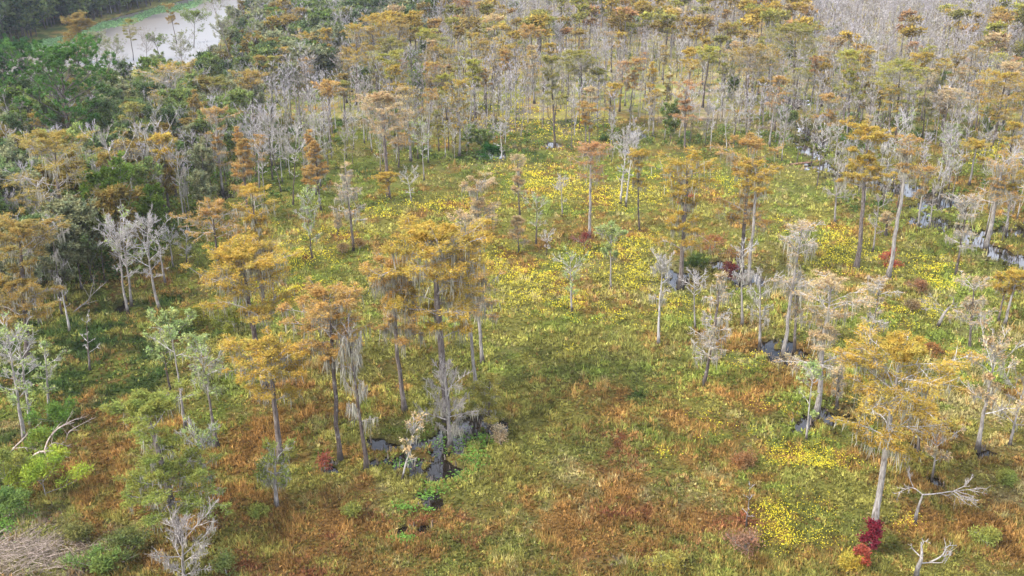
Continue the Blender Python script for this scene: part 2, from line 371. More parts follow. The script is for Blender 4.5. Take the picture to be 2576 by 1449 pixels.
# ------------------------------------------------------------------ tree builder -> dict of part meshes
def profile(shape, t):                 # t 0 at crown base .. 1 at top
    if shape == 'flat': return .45 + .55 * np.sin(np.clip(t * 1.15, 0, 1) * np.pi * .62) - .35 * np.clip((t - .9) / .1, 0, 1)
    if shape == 'cone': return 1.0 - .8 * t
    if shape == 'tier': return .55 + .35 * np.sin(t * 9.0 + .6) + .1 * t - .35 * np.clip((t - .85) / .15, 0, 1)
    if shape == 'round': return np.sqrt(np.clip(1 - (2 * t - .9) ** 2 * .9, .08, 1))
    if shape == 'vase': return .35 + .65 * t
    return np.full_like(t, .7)
def build_tree(kind, h, lean=0.0, flare=None, cr=4.0, cb=.5, shape='flat', dens=1.0, moss=0.0, r0=None, leafy=0.0, detail=1.0, leaf=None, curve=0.0, lod=False):
    """parts: trunk, branches, crown, moss - numpy arrays"""
    out = {}
    K = 6 if lod else 14
    t = np.linspace(0, 1, K); z = h * (t ** 1.25)
    r0 = r0 or (0.012 * h + .08)
    if kind == 'cypress': r0 *= .70
    wx = np.cumsum(RNG.normal(0, .012 * h / K ** .5, K)); wy = np.cumsum(RNG.normal(0, .012 * h / K ** .5, K)); wx -= wx[0]; wy -= wy[0]
    wx -= wx[-1] * t
    T = np.stack([lean * (z / h) + wx + curve * np.sin(z / h * np.pi), wy, z - .6 * (t == 0)], 1)
    flare = flare or (.8 if kind == 'cypress' else .45)
    R = r0 * ((1 - .86 * (z / h) ** .9) if kind != 'cypress' else (1 - .45 * (z / h) ** 1.2) * np.clip((1.02 - z / h) / .3, .14, 1)) + r0 * flare * np.exp(-z / (.032 * h + .2))
    S = 5 if lod else 12
    V, Q = tubes(T[None], R[None], S, .0)
    fl = 1 + (.22 if kind == 'cypress' else .08) * np.sin(np.arange(S) * 2 * np.pi / S * 4 + RNG.uniform(0, 6)) [None, :] * np.exp(-z / 1.6)[:, None]
    V = (T[:, None] + (V.reshape(K, S, 3) - T[:, None]) * fl[..., None]).reshape(-1, 3)
    out['trunk'] = (V, Q)
    def trunk_at(zz):
        i = np.clip(np.searchsorted(z, zz) - 1, 0, K - 2); w = (zz - z[i]) / (z[i + 1] - z[i]); w = w[:, None]
        return T[i] * (1 - w) + T[i + 1] * w
    par = {'cypress': (24, .30, 8, 6), 'bare': (17, .9, 7, 7), 'broad': (18, .75, 6, 6), 'pine': (26, .35, 6, 4), 'shrub': (14, .9, 5, 5)}[kind]
    n1 = max(7 if lod else 6, int(par[0] * (.7 + .3 * detail) * min(1.4, max(.6, (1 - cb) * h / 7))))
    tt = np.sort(RNG.uniform(0, 1, n1) ** (.55 if shape == 'flat' and kind == 'cypress' else .85)); tt[-1] = .97
    zz = h * (cb + (1 - cb) * tt * .99)
    az = np.arange(n1) * 2.399 + RNG.uniform(-.5, .5, n1)
    el = par[1] + RNG.uniform(-.18, .25, n1) + (.35 * tt if kind in ('cypress', 'pine') else 0 * tt)
    if kind == 'bare': el = .3 + .65 * tt + RNG.uniform(-.25, .25, n1)
    if kind == 'shrub': el = RNG.uniform(.05, 1.35, n1)
    L = np.maximum(.5, cr * profile(shape, tt) * RNG.uniform(.7, 1.15, n1) / np.maximum(.45, np.cos(el)) * (1.0 if kind != 'cypress' else .85))
    if kind == 'shrub': L = L * RNG.uniform(.45, 1.25, n1)
    top_room = (h * 1.02 - zz) / np.maximum(.15, np.sin(el))
    L = np.minimum(L, np.maximum(top_room * (1.12 if kind == 'bare' else 1), cr * (.5 if kind == 'bare' else .28)))
    d = np.stack([np.cos(az) * np.cos(el), np.sin(az) * np.cos(el), np.sin(el)], 1)
    p0 = trunk_at(zz)
    K1 = 3 if lod else 6
    sag = {'cypress': -.10, 'bare': .06, 'broad': .03, 'pine': .12, 'shrub': 0}[kind]
    B1 = shoots(p0, d, L, K1, sag, .09)
    rr = r0 * ((.34 if kind != 'bare' else .30) - .2 * tt) * np.clip(L / cr, .5, 1.2)
    rr = np.maximum(rr, .035)
    prt = [tubes(B1, taper(n1, K1, rr, rr * .3), 3 if lod else 5)]
    if lod:
        B2, L2 = children(B1, L, 4 if kind == 'bare' else 5, .2, .5, .8, .1, 2, 1.0 if kind != 'cypress' else .3)
        B3, L3 = children(B2, L2, 4 if kind == 'bare' else 3, .15, .6, .85, .1, 2, 1.0 if kind != 'cypress' else .3)
        wk = 1.5 if kind == 'bare' else 1.0
        prt += [ribbons(B2, .04 * wk, .02 * wk), ribbons(B3, .024 * wk, .012 * wk)]
        out['branches'] = join(prt)
        if kind != 'bare':
            q, tg = path(B3, RNG.uniform(.2, 1.1, (len(B3), 3)))
            out['crown'] = leaves(q.reshape(-1, 3), tg.reshape(-1, 3), leaf, leaf * (.45 if kind == 'cypress' else .75), (.3, .3, .15), .4 if kind == 'cypress' else .8)
        return out
    if kind == 'cypress':
        B2, L2 = children(B1, L, int(par[2] * detail) or 3, .22, .42, 1.0, .06, 4, .28)
        B3, L3 = children(B2, L2, par[3], .15, .5, .9, .05, 3, .3)
        prt.append(tubes(B2, taper(len(B2), 4, .035, .014), 4)); prt.append(tubes(B3, taper(len(B3), 3, .014, .006), 3))
        if dens < .4 and detail > .9:
            B4, L4 = children(B3, L3, 4, .2, .7, .9, .05, 2, .6)
            prt.append(tubes(B4, taper(len(B4), 2, .008, .004), 3))
    elif kind in ('bare', 'broad', 'shrub'):
        B2, L2 = children(B1, L, max(3, int(par[2] * detail)), .2, .5, .75, .18, 4, 1.0)
        B3, L3 = children(B2, L2, par[3], .15, .52, .8, .12, 3, 1.0)
        k2 = .6 if kind == 'shrub' else 1
        prt.append(tubes(B2, taper(len(B2), 4, .032 * k2, .014 * k2), 4)); prt.append(tubes(B3, taper(len(B3), 3, .012 * k2, .006), 3))
        if kind == 'bare':
            B4, L4 = children(B3, L3, 5, .2, .6, .8, .1, 2, 1.0)
            prt.append(tubes(B4, taper(len(B4), 2, .007, .003), 3))
    else:
        B2, L2 = children(B1, L, int(par[2] * detail) or 3, .3, .48, .9, .25, 4, .5)
        B3, L3 = children(B2, L2, par[3], .3, .5, .8, .35, 3, .7)
        prt.append(tubes(B2, taper(len(B2), 4, .04, .02), 4))
    out['branches'] = join(prt)
    # foliage
    nl = 0
    if kind == 'cypress' and dens > 0:
        keep = RNG.uniform(0, 1, len(B3)) < min(1, .35 + .65 * dens)
        B, m = B3[keep], max(2, int(18 * dens * detail ** .5))
        q, tg = path(B, RNG.uniform(0.1, 1.15, (len(B), m)))
        out['crown'] = leaves(q.reshape(-1, 3), tg.reshape(-1, 3), leaf or .25, .08, (.17, .17, .07), .4)
    elif kind == 'broad':
        m = max(3, int(11 * dens)); q, tg = path(B3, RNG.uniform(.2, 1.1, (len(B3), m)))
        out['crown'] = leaves(q.reshape(-1, 3), tg.reshape(-1, 3), leaf or .34, .24, (.22, .22, .18), .8)
    elif kind == 'shrub':
        m = max(3, int(9 * dens)); q, tg = path(B3, RNG.uniform(.1, 1.1, (len(B3), m))); q = q.reshape(-1, 3); q[:, 2] = np.abs(q[:, 2])
        out['crown'] = leaves(q, tg.reshape(-1, 3), leaf or .2, .09, (.28, .28, .18), .9)
    elif kind == 'pine':
        m = int(46 * dens); q, tg = path(B3, RNG.uniform(.75, 1.0, (len(B3), m)))
        out['crown'] = leaves(q.reshape(-1, 3), tg.reshape(-1, 3) * .9 + np.array([0, 0, .5]), .42, .13, (.13, .13, .09), 1.0)
    elif kind == 'bare' and leafy > 0:
        keep = RNG.uniform(0, 1, len(B3)) < leafy
        B = B3[keep]; q, tg = path(B, RNG.uniform(.4, 1.1, (len(B), 9)))
        out['crown'] = leaves(q.reshape(-1, 3), tg.reshape(-1, 3), leaf or .26, .17, (.14, .14, .12), .8)
    if moss > 0:
        P = np.concatenate([B1, ])
        n = max(1, int(6.5 * moss)); q, _ = path(B1, RNG.uniform(.15, 1, (len(B1), n)))
        q2, _ = path(B2, RNG.uniform(.1, 1, (len(B2), max(1, int(3 * moss)))))
        A = np.concatenate([q.reshape(-1, 3), q2.reshape(-1, 3)])
        A = A[(A[:, 2] < h * .97)]
        out['moss'] = strands(A, min(1.8, .09 * h + .2), .07, 3)
    return out
PARTMAT = {'trunk': None}
def realise(parts, name, label, cat, loc, cols, group=None):
    r = root(name, label, cat, loc, group)
    for k in ('trunk', 'branches', 'crown', 'moss'):
        if k not in parts: continue
        p = parts[k]
        if k in ('trunk', 'branches'):
            me = mesh_np(k, p[0], p[1], 4, smooth=True); mat = M_BARK if k == 'trunk' else M_TWIG
        else:
            me = mesh_np(k, p[0], p[1], p[1].shape[1], attr=p[2]); mat = M_LEAF if k == 'crown' else M_MOSS
        o = put(k, me, mat, r, (0, 0, 0), cols.get(k, (.3, .3, .3)))
        if k == 'moss': o['kind'] = 'stuff'
    return r

GOLD = (.385, .272, .058); ORANGE = (.37, .235, .080); RUST = (.38, .215, .095); BROWN = (.29, .21, .065); OLIVE = (.24, .22, .060); YGREEN = (.31, .29, .065); PALEO = (.42, .31, .17)
GREEN = (.175, .22, .07); DGREEN = (.11, .155, .06); PGREEN = (.27, .32, .12); LIME = (.205, .225, .055); PINE = (.085, .17, .042); SAGE = (.23, .24, .13); RED = (.15, .02, .032); SALM = (.34, .09, .06)
BK_D = (.085, .066, .056); BK_M = (.115, .094, .082); BK_G = (.21, .19, .17); BK_W = (.32, .30, .275)
TW_G = (.28, .25, .225); TW_W = (.37, .345, .32); TW_L = (.34, .315, .32)
MOSS = (.30, .28, .22)

# ------------------------------------------------------------------ ground sheet
def bands():
    y = [-80.0, 0.0, 20.0, 35.0, 50.0]
    while y[-1] < 700:
        d = y[-1]; y.append(d + max(.22, (d * d + CAM_H ** 2) / CAM_H * 0.00125))
    while y[-1] < 5000: y.append(y[-1] * 1.12)
    return np.array(y)
gy = bands(); gu = np.concatenate([np.linspace(-4, -.78, 25)[:-1], np.linspace(-.78, .78, 1150), np.linspace(.78, 4, 25)[1:]])
GX = gu[None, :] * (30 + np.abs(gy)[:, None]); GY = np.broadcast_to(gy[:, None], GX.shape)
fx, fy = GX.ravel(), np.ascontiguousarray(GY).ravel()
PM = pool_mask(fx, fy)
GZ = gh(fx, fy, PM)
WC = colour_weights(fx, fy) @ PAL
WC = WC * (.6 + .6 * fbm(fx, fy, .9, 900, 3))[:, None] * np.where(fy < 230, .42, .8)[:, None]  # near sheet darkened: paints the shade in the gaps between tufts
WC = WC * (1 - PM[:, None]) + np.array([.05, .038, .025]) * PM[:, None]
nr, nc = GX.shape
ii = (np.arange(nr - 1)[:, None] * nc + np.arange(nc - 1)[None]).ravel()
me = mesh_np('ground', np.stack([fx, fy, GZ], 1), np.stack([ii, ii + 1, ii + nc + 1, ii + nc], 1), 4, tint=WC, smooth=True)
m, nt, ns, ls, out = newmat('marsh ground')
c = N_(ns, 'Attribute', attribute_name='tint').outputs['Color']; g = N_(ns, 'NewGeometry')
nz = N_(ns, 'TexNoise', i_Scale=3.2, i_Detail=8.0, i_Roughness=.75); ls.new(g.outputs['Position'], nz.inputs['Vector'])
c = mix(ns, ls, 'MULTIPLY', c, ramp(ns, ls, nz.outputs[0], .3, .7, (.45, .47, .45), (1.5, 1.45, 1.4)))
b = N_(ns, 'BsdfDiffuse'); ls.new(c, b.inputs[0])
bp = N_(ns, 'Bump', i_Strength=.9, i_Distance=.25); ls.new(nz.outputs[0], bp.inputs['Height']); ls.new(bp.outputs[0], b.inputs['Normal'])
ls.new(b.outputs[0], out.inputs[0])
tag(put('ground', me, m), 'marshy ground mottled olive, straw and rust under the trees', 'ground', kind='structure')

# water sheet: dark tannin water, fills the hollows of the ground
m, nt, ns, ls, out = newmat('swamp water')
b = N_(ns, 'BsdfPrincipled'); b.inputs['Base Color'].default_value = (.012, .009, .006, 1); b.inputs['Roughness'].default_value = .03; b.inputs['IOR'].default_value = 1.33
g = N_(ns, 'NewGeometry'); nz = N_(ns, 'TexNoise', i_Scale=1.3, i_Detail=3.0); ls.new(g.outputs['Position'], nz.inputs['Vector'])
bp = N_(ns, 'Bump', i_Strength=.08, i_Distance=.05); ls.new(nz.outputs[0], bp.inputs['Height']); ls.new(bp.outputs[0], b.inputs['Normal']); ls.new(b.outputs[0], out.inputs[0])
W = 700
V = np.array([[-W, 40, 0], [W, 40, 0], [W, 1500, 0], [-W, 1500, 0]], float)
tag(put('water', mesh_np('water', V, np.array([[0, 1, 2, 3]]), 4), m), 'dark still swamp water showing in pools and channels', 'water', kind='structure')
# the river: silty, wind-ruffled water in the far left
m, nt, ns, ls, out = newmat('river water')
b = N_(ns, 'BsdfPrincipled'); b.inputs['Base Color'].default_value = (.13, .11, .09, 1); b.inputs['Roughness'].default_value = .32; b.inputs['IOR'].default_value = 1.33; b.inputs['Specular IOR Level'].default_value = .5
g = N_(ns, 'NewGeometry'); mp = N_(ns, 'Mapping', i_Scale=(.25, .9, 1)); ls.new(g.outputs['Position'], mp.inputs[0])
nz = N_(ns, 'TexNoise', i_Scale=.8, i_Detail=5.0); ls.new(mp.outputs[0], nz.inputs['Vector'])
bp = N_(ns, 'Bump', i_Strength=.35, i_Distance=.15); ls.new(nz.outputs[0], bp.inputs['Height']); ls.new(bp.outputs[0], b.inputs['Normal']); ls.new(b.outputs[0], out.inputs[0])
rv = np.array(RIVER); me = bpy.data.meshes.new('river')
cxy = rv.mean(0)
me.from_pydata([(x, y, .03) for x, y in rv], [], [list(range(len(rv)))])
tag(put('river', me, m), 'pale silty river crossing behind the woods', 'river', kind='structure')

# ------------------------------------------------------------------ trees read from the photograph, one by one
HERO = []
def T(kind, bx, by, tx, ty, hw, col, bk, tw, label, **k): HERO.append((kind, bx, by, tx, ty, hw, col, bk, tw, label, k))
# near left and centre cypresses
T('cypress', 1122, 1062, 1088, 572, 150, GOLD, BK_M, TW_G, 'tallest wide golden cypress above the large dark pool, thick brown trunk and long moss', cb=.40, shape='flat', moss=.9, dens=1.25, detail=1.35, r0=.42)
T('cypress', 668, 990, 606, 628, 125, GOLD, BK_D, TW_G, 'golden flat-topped cypress with grey moss beards left of the open yellow meadow', cb=.42, shape='flat', moss=.9, dens=1.15, detail=1.2, r0=.36)
T('cypress', 706, 1168, 672, 868, 112, GOLD, BK_M, TW_G, 'golden cypress with a ragged mossy limb low on its left, behind the mossy shrub tree', cb=.50, shape='flat', moss=.7, dens=1.1, detail=1.1, r0=.38)
T('cypress', 857, 1160, 822, 728, 98, ORANGE, BK_D, TW_G, 'orange cypress on a slim dark straight trunk, second left of the large pool', cb=.50, shape='flat', moss=.5, dens=1.0, detail=1.0, r0=.26)
T('bare', 922, 1186, 872, 820, 48, None, BK_D, TW_G, 'thin moss-hung snag just left of the large pool, hardly a leaf', cb=.3, shape='cyl', moss=.9, r0=.2, detail=.7)
T('cypress', 1019, 1043, 986, 650, 80, ORANGE, BK_M, TW_G, 'rust and grey cypress between the slim orange cypress and the tallest golden one', cb=.42, shape='tier', moss=.9, dens=.75, r0=.26)
T('cypress', 1196, 985, 1156, 533, 60, PALEO, BK_G, TW_G, 'pale slender cypress with a broken spike top, right behind the tallest golden cypress', cb=.45, shape='tier', moss=.8, dens=.4, r0=.2)
T('cypress', 1214, 918, 1196, 690, 70, ORANGE, BK_G, TW_G, 'mossy cypress on a lichen-white trunk right of the tallest golden cypress', cb=.40, shape='flat', moss=1.3, dens=.5, r0=.32)
T('cypress', 1206, 655, 1200, 445, 62, PALEO, BK_G, TW_G, 'faded orange cypress trailing moss above the tallest golden cypress', cb=.42, shape='tier', moss=.9, dens=.8, r0=.3)
T('cypress', 1308, 547, 1302, 388, 30, PALEO, BK_D, TW_G, 'slim faded cypress at the left end of the bright flower bed', cb=.40, shape='tier', moss=.4, dens=.6, r0=.2)
T('cypress', 1305, 642, 1300, 545, 36, PALEO, BK_D, TW_G, 'small mossy rust cypress in the meadow centre', cb=.25, shape='cone', moss=.5, dens=.6, r0=.14)
T('cypress', 664, 790, 632, 470, 68, GOLD, BK_D, TW_G, 'cypress with a tall column of golden sprays at the left meadow edge', cb=.35, shape='tier', moss=.5, dens=.9, r0=.26)
T('cypress', 691, 785, 680, 620, 32, PALEO, BK_G, TW_G, 'slim mossy cypress on a pale trunk at the left meadow edge', cb=.5, shape='tier', moss=.7, dens=.3, r0=.2)
T('cypress', 556, 705, 532, 520, 108, ORANGE, BK_D, TW_W, 'low broad rust-orange cypress beside the white bare trees at the woods edge', cb=.48, shape='flat', moss=.5, dens=.85, r0=.26)
T('bare', 787, 661, 771, 492, 38, None, BK_D, TW_W, 'thin grey bare tree alone at the back of the left flower patch', cb=.3, shape='cyl', leafy=.12, moss=.1, r0=.14)
T('cypress', 890, 634, 868, 412, 52, PALEO, BK_M, TW_W, 'grey conical cypress, almost leafless, standing in the left flower patch', cb=.35, shape='cone', moss=.6, dens=.22, r0=.24)
T('cypress', 851, 592, 849, 538, 14, PALEO, BK_D, TW_G, 'short mossy stub of a cypress beside the grey conical one', cb=.4, shape='cyl', moss=1.0, dens=.2, r0=.16)
T('cypress', 978, 500, 962, 240, 82, PALEO, BK_M, TW_G, 'large pale orange cypress with a thick dark trunk at the back of the left meadow', cb=.45, shape='flat', moss=.6, dens=1.0, detail=1.1, r0=.36)
T('cypress', 1003, 425, 1000, 318, 40, ORANGE, BK_D, TW_G, 'dark-trunked cypress close behind the large pale orange one', cb=.4, shape='round', moss=.8, dens=.7, r0=.25)
T('cypress', 985, 512, 968, 438, 34, GOLD, BK_D, TW_G, 'low golden cypress at the foot of the large pale orange one', cb=.2, shape='round', moss=.3, dens=1.0, r0=.16)
T('cypress', 807, 538, 792, 350, 36, ORANGE, BK_D, TW_G, 'narrow tiered orange cypress in front of the grey leafless stand', cb=.28, shape='cone', moss=.3, dens=1.0, r0=.2)
T('cypress', 776, 503, 768, 425, 22, ORANGE, BK_D, TW_G, 'small dark-stemmed cypress beside the narrow tiered orange one', cb=.45, shape='tier', moss=.3, dens=.8, r0=.16)
T('bare', 1067, 457, 1059, 308, 28, None, BK_G, TW_W, 'slim white bare tree at the back of the left meadow', cb=.35, shape='vase', leafy=.06, r0=.14)
T('bare', 1264, 410, 1258, 318, 26, None, BK_W, TW_W, 'white bare tree forking low before the dark green undergrowth', cb=.2, shape='vase', r0=.15)
T('bare', 1036, 517, 1022, 428, 34, None, BK_W, TW_W, 'small spreading white bare tree behind the left flower bed', cb=.25, shape='vase', r0=.13)
T('cypress', 1395, 372, 1388, 142, 44, OLIVE, BK_D, TW_G, 'tall olive cypress on one black straight trunk above the middle meadow', cb=.5, shape='tier', moss=.2, dens=.9, r0=.26)
T('cypress', 1467, 305, 1461, 128, 48, OLIVE, BK_D, TW_G, 'tall olive cypress with a dark mossy column below its crown', cb=.45, shape='flat', moss=.6, dens=1.0, r0=.26)
T('cypress', 1481, 602, 1490, 362, 56, RUST, BK_G, TW_G, 'brick-orange topped grey cypress standing upright in the middle meadow', cb=.55, shape='flat', moss=.3, dens=.7, r0=.28)
T('bare', 1560, 515, 1580, 325, 38, None, BK_W, TW_W, 'left one of the twin white bare trees behind the middle meadow', cb=.3, shape='vase', r0=.17)
T('bare', 1574, 523, 1592, 345, 32, None, BK_W, TW_W, 'right one of the twin white bare trees behind the middle meadow', cb=.4, shape='vase', r0=.16)
T('cypress', 1608, 585, 1606, 375, 28, GOLD, BK_D, TW_G, 'slim dark-stemmed golden cypress between twin bare trees and the double-crowned cypress', cb=.5, shape='tier', moss=.3, dens=.6, r0=.18)
T('cypress', 1713, 726, 1728, 382, 92, GOLD, BK_M, TW_G, 'tall golden cypress with two crowns one above the other, its foot in a small pool', cb=.22, shape='tier', moss=.4, dens=1.0, detail=1.2, r0=.36)
T('cypress', 1885, 722, 1905, 402, 66, GOLD, BK_G, TW_G, 'golden cypress on a long leaning pale trunk rising from a shaded pool', cb=.72, shape='flat', moss=.3, dens=1.1, r0=.26)
T('cypress', 1866, 692, 1886, 350, 94, ORANGE, BK_M, TW_G, 'wide orange cypress with hanging rust sprays behind the leaning pale trunk', cb=.35, shape='tier', moss=.5, dens=.95, detail=1.1, r0=.32)
T('bare', 1866, 827, 1868, 620, 50, None, BK_G, TW_W, 'white bare tree with a full fan of twigs right of the shaded pools', cb=.5, shape='vase', moss=.1, r0=.2)
T('bare', 1656, 874, 1668, 640, 30, None, BK_W, TW_W, 'straight white bare tree with a mossy waist left of the shaded pools', cb=.45, shape='round', moss=.5, r0=.19)
T('bare', 1749, 836, 1746, 690, 44, None, BK_G, TW_W, 'short bare tree with a bowed stem and cup of white branches', cb=.42, shape='vase', r0=.15)
T('cypress', 1770, 976, 1816, 680, 66, PALEO, BK_M, TW_W, 'leaning half-dead cypress with skirts of white branches low on its stem', cb=.2, shape='cone', moss=.25, dens=.15, r0=.22)
T('bare', 1438, 796, 1435, 640, 40, None, BK_G, TW_W, 'lone bare tree with ascending white twigs amid the central flowers', cb=.3, shape='vase', leafy=.08, r0=.18)
T('bare', 1536, 736, 1536, 580, 42, PGREEN, BK_G, TW_W, 'lone slender tree keeping a cap of pale green leaves', cb=.42, shape='vase', leafy=.55, moss=.3, r0=.16)
T('bare', 1348, 617, 1351, 500, 32, None, BK_D, TW_W, 'pale yellowish bare tree with sideways branches near the centre', cb=.3, shape='round', leafy=.12, r0=.16)
T('bare', 1415, 549, 1412, 448, 24, None, BK_G, TW_W, 'small bare tree in the bright flower bed', cb=.35, shape='round', r0=.14)
T('bare', 1375, 647, 1375, 583, 20, None, BK_D, TW_W, 'tiny bare sapling with reddish tips left of the red-leaved bush', cb=.25, shape='round', r0=.08)
T('bare', 1909, 878, 1916, 690, 52, None, BK_G, TW_W, 'white bare tree beside the small bright pool', cb=.35, shape='vase', moss=.15, r0=.24)
T('cypress', 1970, 908, 2018, 560, 66, PALEO, BK_G, TW_W, 'leaning open cypress rooted at the small bright pool, bare branches tipped orange', cb=.45, shape='tier', moss=.2, dens=.2, r0=.24)
T('cypress', 1999, 886, 2006, 700, 44, PALEO, BK_M, TW_W, 'stout mossy cypress at the right rim of the small bright pool', cb=.35, shape='tier', moss=.4, dens=.2, r0=.28)
T('cypress', 2051, 1058, 2096, 703, 100, PALEO, BK_G, TW_W, 'wide thinning orange cypress leaning right, flared foot in the round pool', cb=.35, shape='tier', moss=.3, dens=.55, detail=1.1, r0=.32)
T('bare', 2027, 1119, 2044, 930, 44, PGREEN, BK_W, TW_W, 'slender chalk-white tree in front of the round pool', cb=.35, shape='vase', leafy=.12, r0=.12)
T('cypress', 2105, 1037, 2112, 925, 26, PALEO, BK_D, TW_G, 'crooked dark stub of a cypress at the right rim of the round pool', cb=.4, shape='cyl', moss=.5, dens=.15, r0=.26)
T('cypress', 2196, 1330, 2272, 868, 140, GOLD, BK_G, TW_W, 'big yellow cypress with a lichen-grey trunk rising behind the crimson bush', cb=.36, shape='flat', moss=.55, dens=.9, detail=1.35, r0=.31)
T('bare', 2459, 1136, 2508, 868, 76, PALEO, BK_G, TW_W, 'pale bare cypress with long level branches at the right edge', cb=.3, shape='tier', moss=.1, leafy=.18, r0=.24)
T('bare', 2539, 1126, 2580, 960, 50, None, BK_G, TW_G, 'grey leaning bare tree cut by the right frame edge', cb=.3, shape='tier', moss=.1, r0=.18)
T('cypress', 2438, 884, 2450, 700, 66, PALEO, BK_M, TW_W, 'ragged rust-tinted cypress with a mossy middle in the right meadow', cb=.28, shape='tier', moss=.5, dens=.35, r0=.24)
T('cypress', 2525, 827, 2562, 685, 40, GOLD, BK_G, TW_G, 'right one of the leaning yellow pair at the right edge', cb=.55, shape='flat', moss=.2, dens=.8, r0=.26)
T('cypress', 2510, 816, 2536, 700, 36, GOLD, BK_M, TW_G, 'left one of the leaning yellow pair at the right edge', cb=.5, shape='flat', moss=.2, dens=.7, r0=.2)
T('cypress', 2404, 697, 2438, 490, 54, PALEO, BK_D, TW_W, 'leaning bare-looking cypress with pinkish twigs before the flooded channel', cb=.3, shape='tier', moss=.3, dens=.18, r0=.22)
T('cypress', 2155, 684, 2188, 322, 72, GOLD, BK_M, TW_G, 'broad deep-yellow cypress on a long smooth brown trunk leaning right', cb=.6, shape='tier', moss=.2, dens=1.3, detail=1.1, r0=.36)
T('cypress', 2234, 704, 2290, 340, 40, ORANGE, BK_G, TW_G, 'very long leaning pole trunk with a thin orange top behind the scarlet shrub', cb=.7, shape='tier', moss=.2, dens=.5, r0=.32)
T('bare', 2194, 637, 2212, 500, 34, None, BK_G, TW_G, 'thin bare tree between the two long smooth trunks', cb=.3, shape='tier', r0=.17)
T('bare', 2100, 567, 2108, 400, 36, None, BK_G, TW_G, 'grey bare tree on the near bank left of the flooded channel', cb=.35, shape='tier', moss=.2, r0=.2)
T('cypress', 2228, 596, 2232, 535, 18, PALEO, BK_D, TW_G, 'squat mossy stump tree on the near bank of the channel', cb=.3, shape='round', moss=.4, dens=.4, r0=.3)
T('cypress', 2309, 578, 2332, 420, 34, ORANGE, BK_G, TW_G, 'leaning cypress with a dark flared foot at the near edge of the channel', cb=.4, shape='tier', moss=.2, dens=.4, r0=.24)
T('bare', 2337, 580, 2350, 470, 24, None, BK_G, TW_G, 'short grey tree standing in water beside the dark flared foot', cb=.4, shape='tier', r0=.17)
T('cypress', 2479, 632, 2528, 380, 60, ORANGE, BK_G, TW_W, 'stout lichen-pale cypress with a fluted foot in the channel', cb=.45, shape='tier', moss=.2, dens=.5, r0=.4)
T('cypress', 2529, 594, 2556, 420, 44, GOLD, BK_G, TW_G, 'pale trunked golden cypress behind the fluted foot', cb=.4, shape='tier', moss=.2, dens=.8, r0=.26)
T('cypress', 2187, 881, 2216, 700, 52, PALEO, BK_M, TW_W, 'thin leaning cypress with see-through grey-orange tiers', cb=.25, shape='tier', moss=.2, dens=.18, r0=.18)
T('cypress', 2495, 372, 2535, 185, 68, GOLD, BK_D, TW_G, 'spreading golden cypress with dark limbs near the upper right edge', cb=.3, shape='flat', moss=.1, dens=1.1, r0=.3)
T('cypress', 2437, 470, 2458, 355, 40, GOLD, BK_G, TW_G, 'golden cypress on a short pale stem right of the channel', cb=.4, shape='flat', moss=.2, dens=.9, r0=.3)
T('cypress', 2365, 372, 2392, 225, 50, PALEO, BK_D, TW_G, 'leaning cypress with a charcoal-dark trunk in the right stand', cb=.5, shape='flat', moss=.2, dens=.6, r0=.28)
T('cypress', 2252, 362, 2266, 158, 66, YGREEN, BK_D, TW_G, 'broad yellow-green cypress on a thin dark trunk in the right stand', cb=.4, shape='flat', moss=.2, dens=1.0, r0=.24)
T('cypress', 2132, 335, 2140, 130, 44, YGREEN, BK_D, TW_G, 'olive-topped cypress rising against the pale leafless forest', cb=.4, shape='tier', moss=.2, dens=1.0, r0=.22)
T('cypress', 1995, 285, 2002, 60, 84, OLIVE, BK_D, TW_G, 'massive spreading olive cypress in the upper right stand', cb=.4, shape='flat', moss=.3, dens=1.2, r0=.3)
T('cypress', 2079, 380, 2086, 240, 50, ORANGE, BK_M, TW_G, 'orange cypress left of the flooded channel', cb=.4, shape='tier', moss=.2, dens=.7, r0=.24)
T('cypress', 1876, 285, 1890, 122, 56, BROWN, BK_M, TW_G, 'brownish cypress on a pinkish straight trunk, upper right of centre', cb=.45, shape='flat', moss=.3, dens=.8, r0=.26)
T('cypress', 1723, 381, 1726, 205, 46, RUST, BK_M, TW_G, 'rust cypress on a long reddish trunk above the double-crowned one', cb=.4, shape='tier', moss=.3, dens=.7, r0=.24)
T('cypress', 1584, 284, 1600, 150, 36, ORANGE, BK_D, TW_G, 'slightly leaning orange cypress in the upper middle', cb=.4, shape='tier', moss=.2, dens=.8, r0=.2)
T('cypress', 1726, 122, 1724, 44, 34, BROWN, BK_D, TW_G, 'bronze flat cypress far off before the pink clearing', cb=.4, shape='flat', moss=0, dens=1.0, r0=.2)
T('cypress', 1516, 80, 1514, -10, 34, OLIVE, BK_D, TW_G, 'dark olive cypress standing highest at the top edge', cb=.3, shape='tier', moss=0, dens=1.2, r0=.2)
T('cypress', 895, 268, 893, 62, 40, GOLD, BK_D, TW_W, 'tall cypress with a bare white spike above two golden tiers', cb=.5, shape='tier', moss=.1, dens=.7, r0=.24)
T('cypress', 948, 222, 936, 42, 44, GOLD, BK_M, TW_G, 'golden round-headed cypress on a leaning brown trunk, upper left of centre', cb=.45, shape='flat', moss=.1, dens=1.1, r0=.24)
T('cypress', 1008, 190, 1004, 54, 44, BROWN, BK_M, TW_G, 'bronze flat cypress beside the golden round-headed one', cb=.5, shape='flat', moss=.1, dens=1.0, r0=.2)
T('cypress', 1125, 305, 1114, 190, 42, YGREEN, BK_D, TW_G, 'yellow-green cypress left of the far yellow glade', cb=.4, shape='tier', moss=.1, dens=1.1, r0=.2)
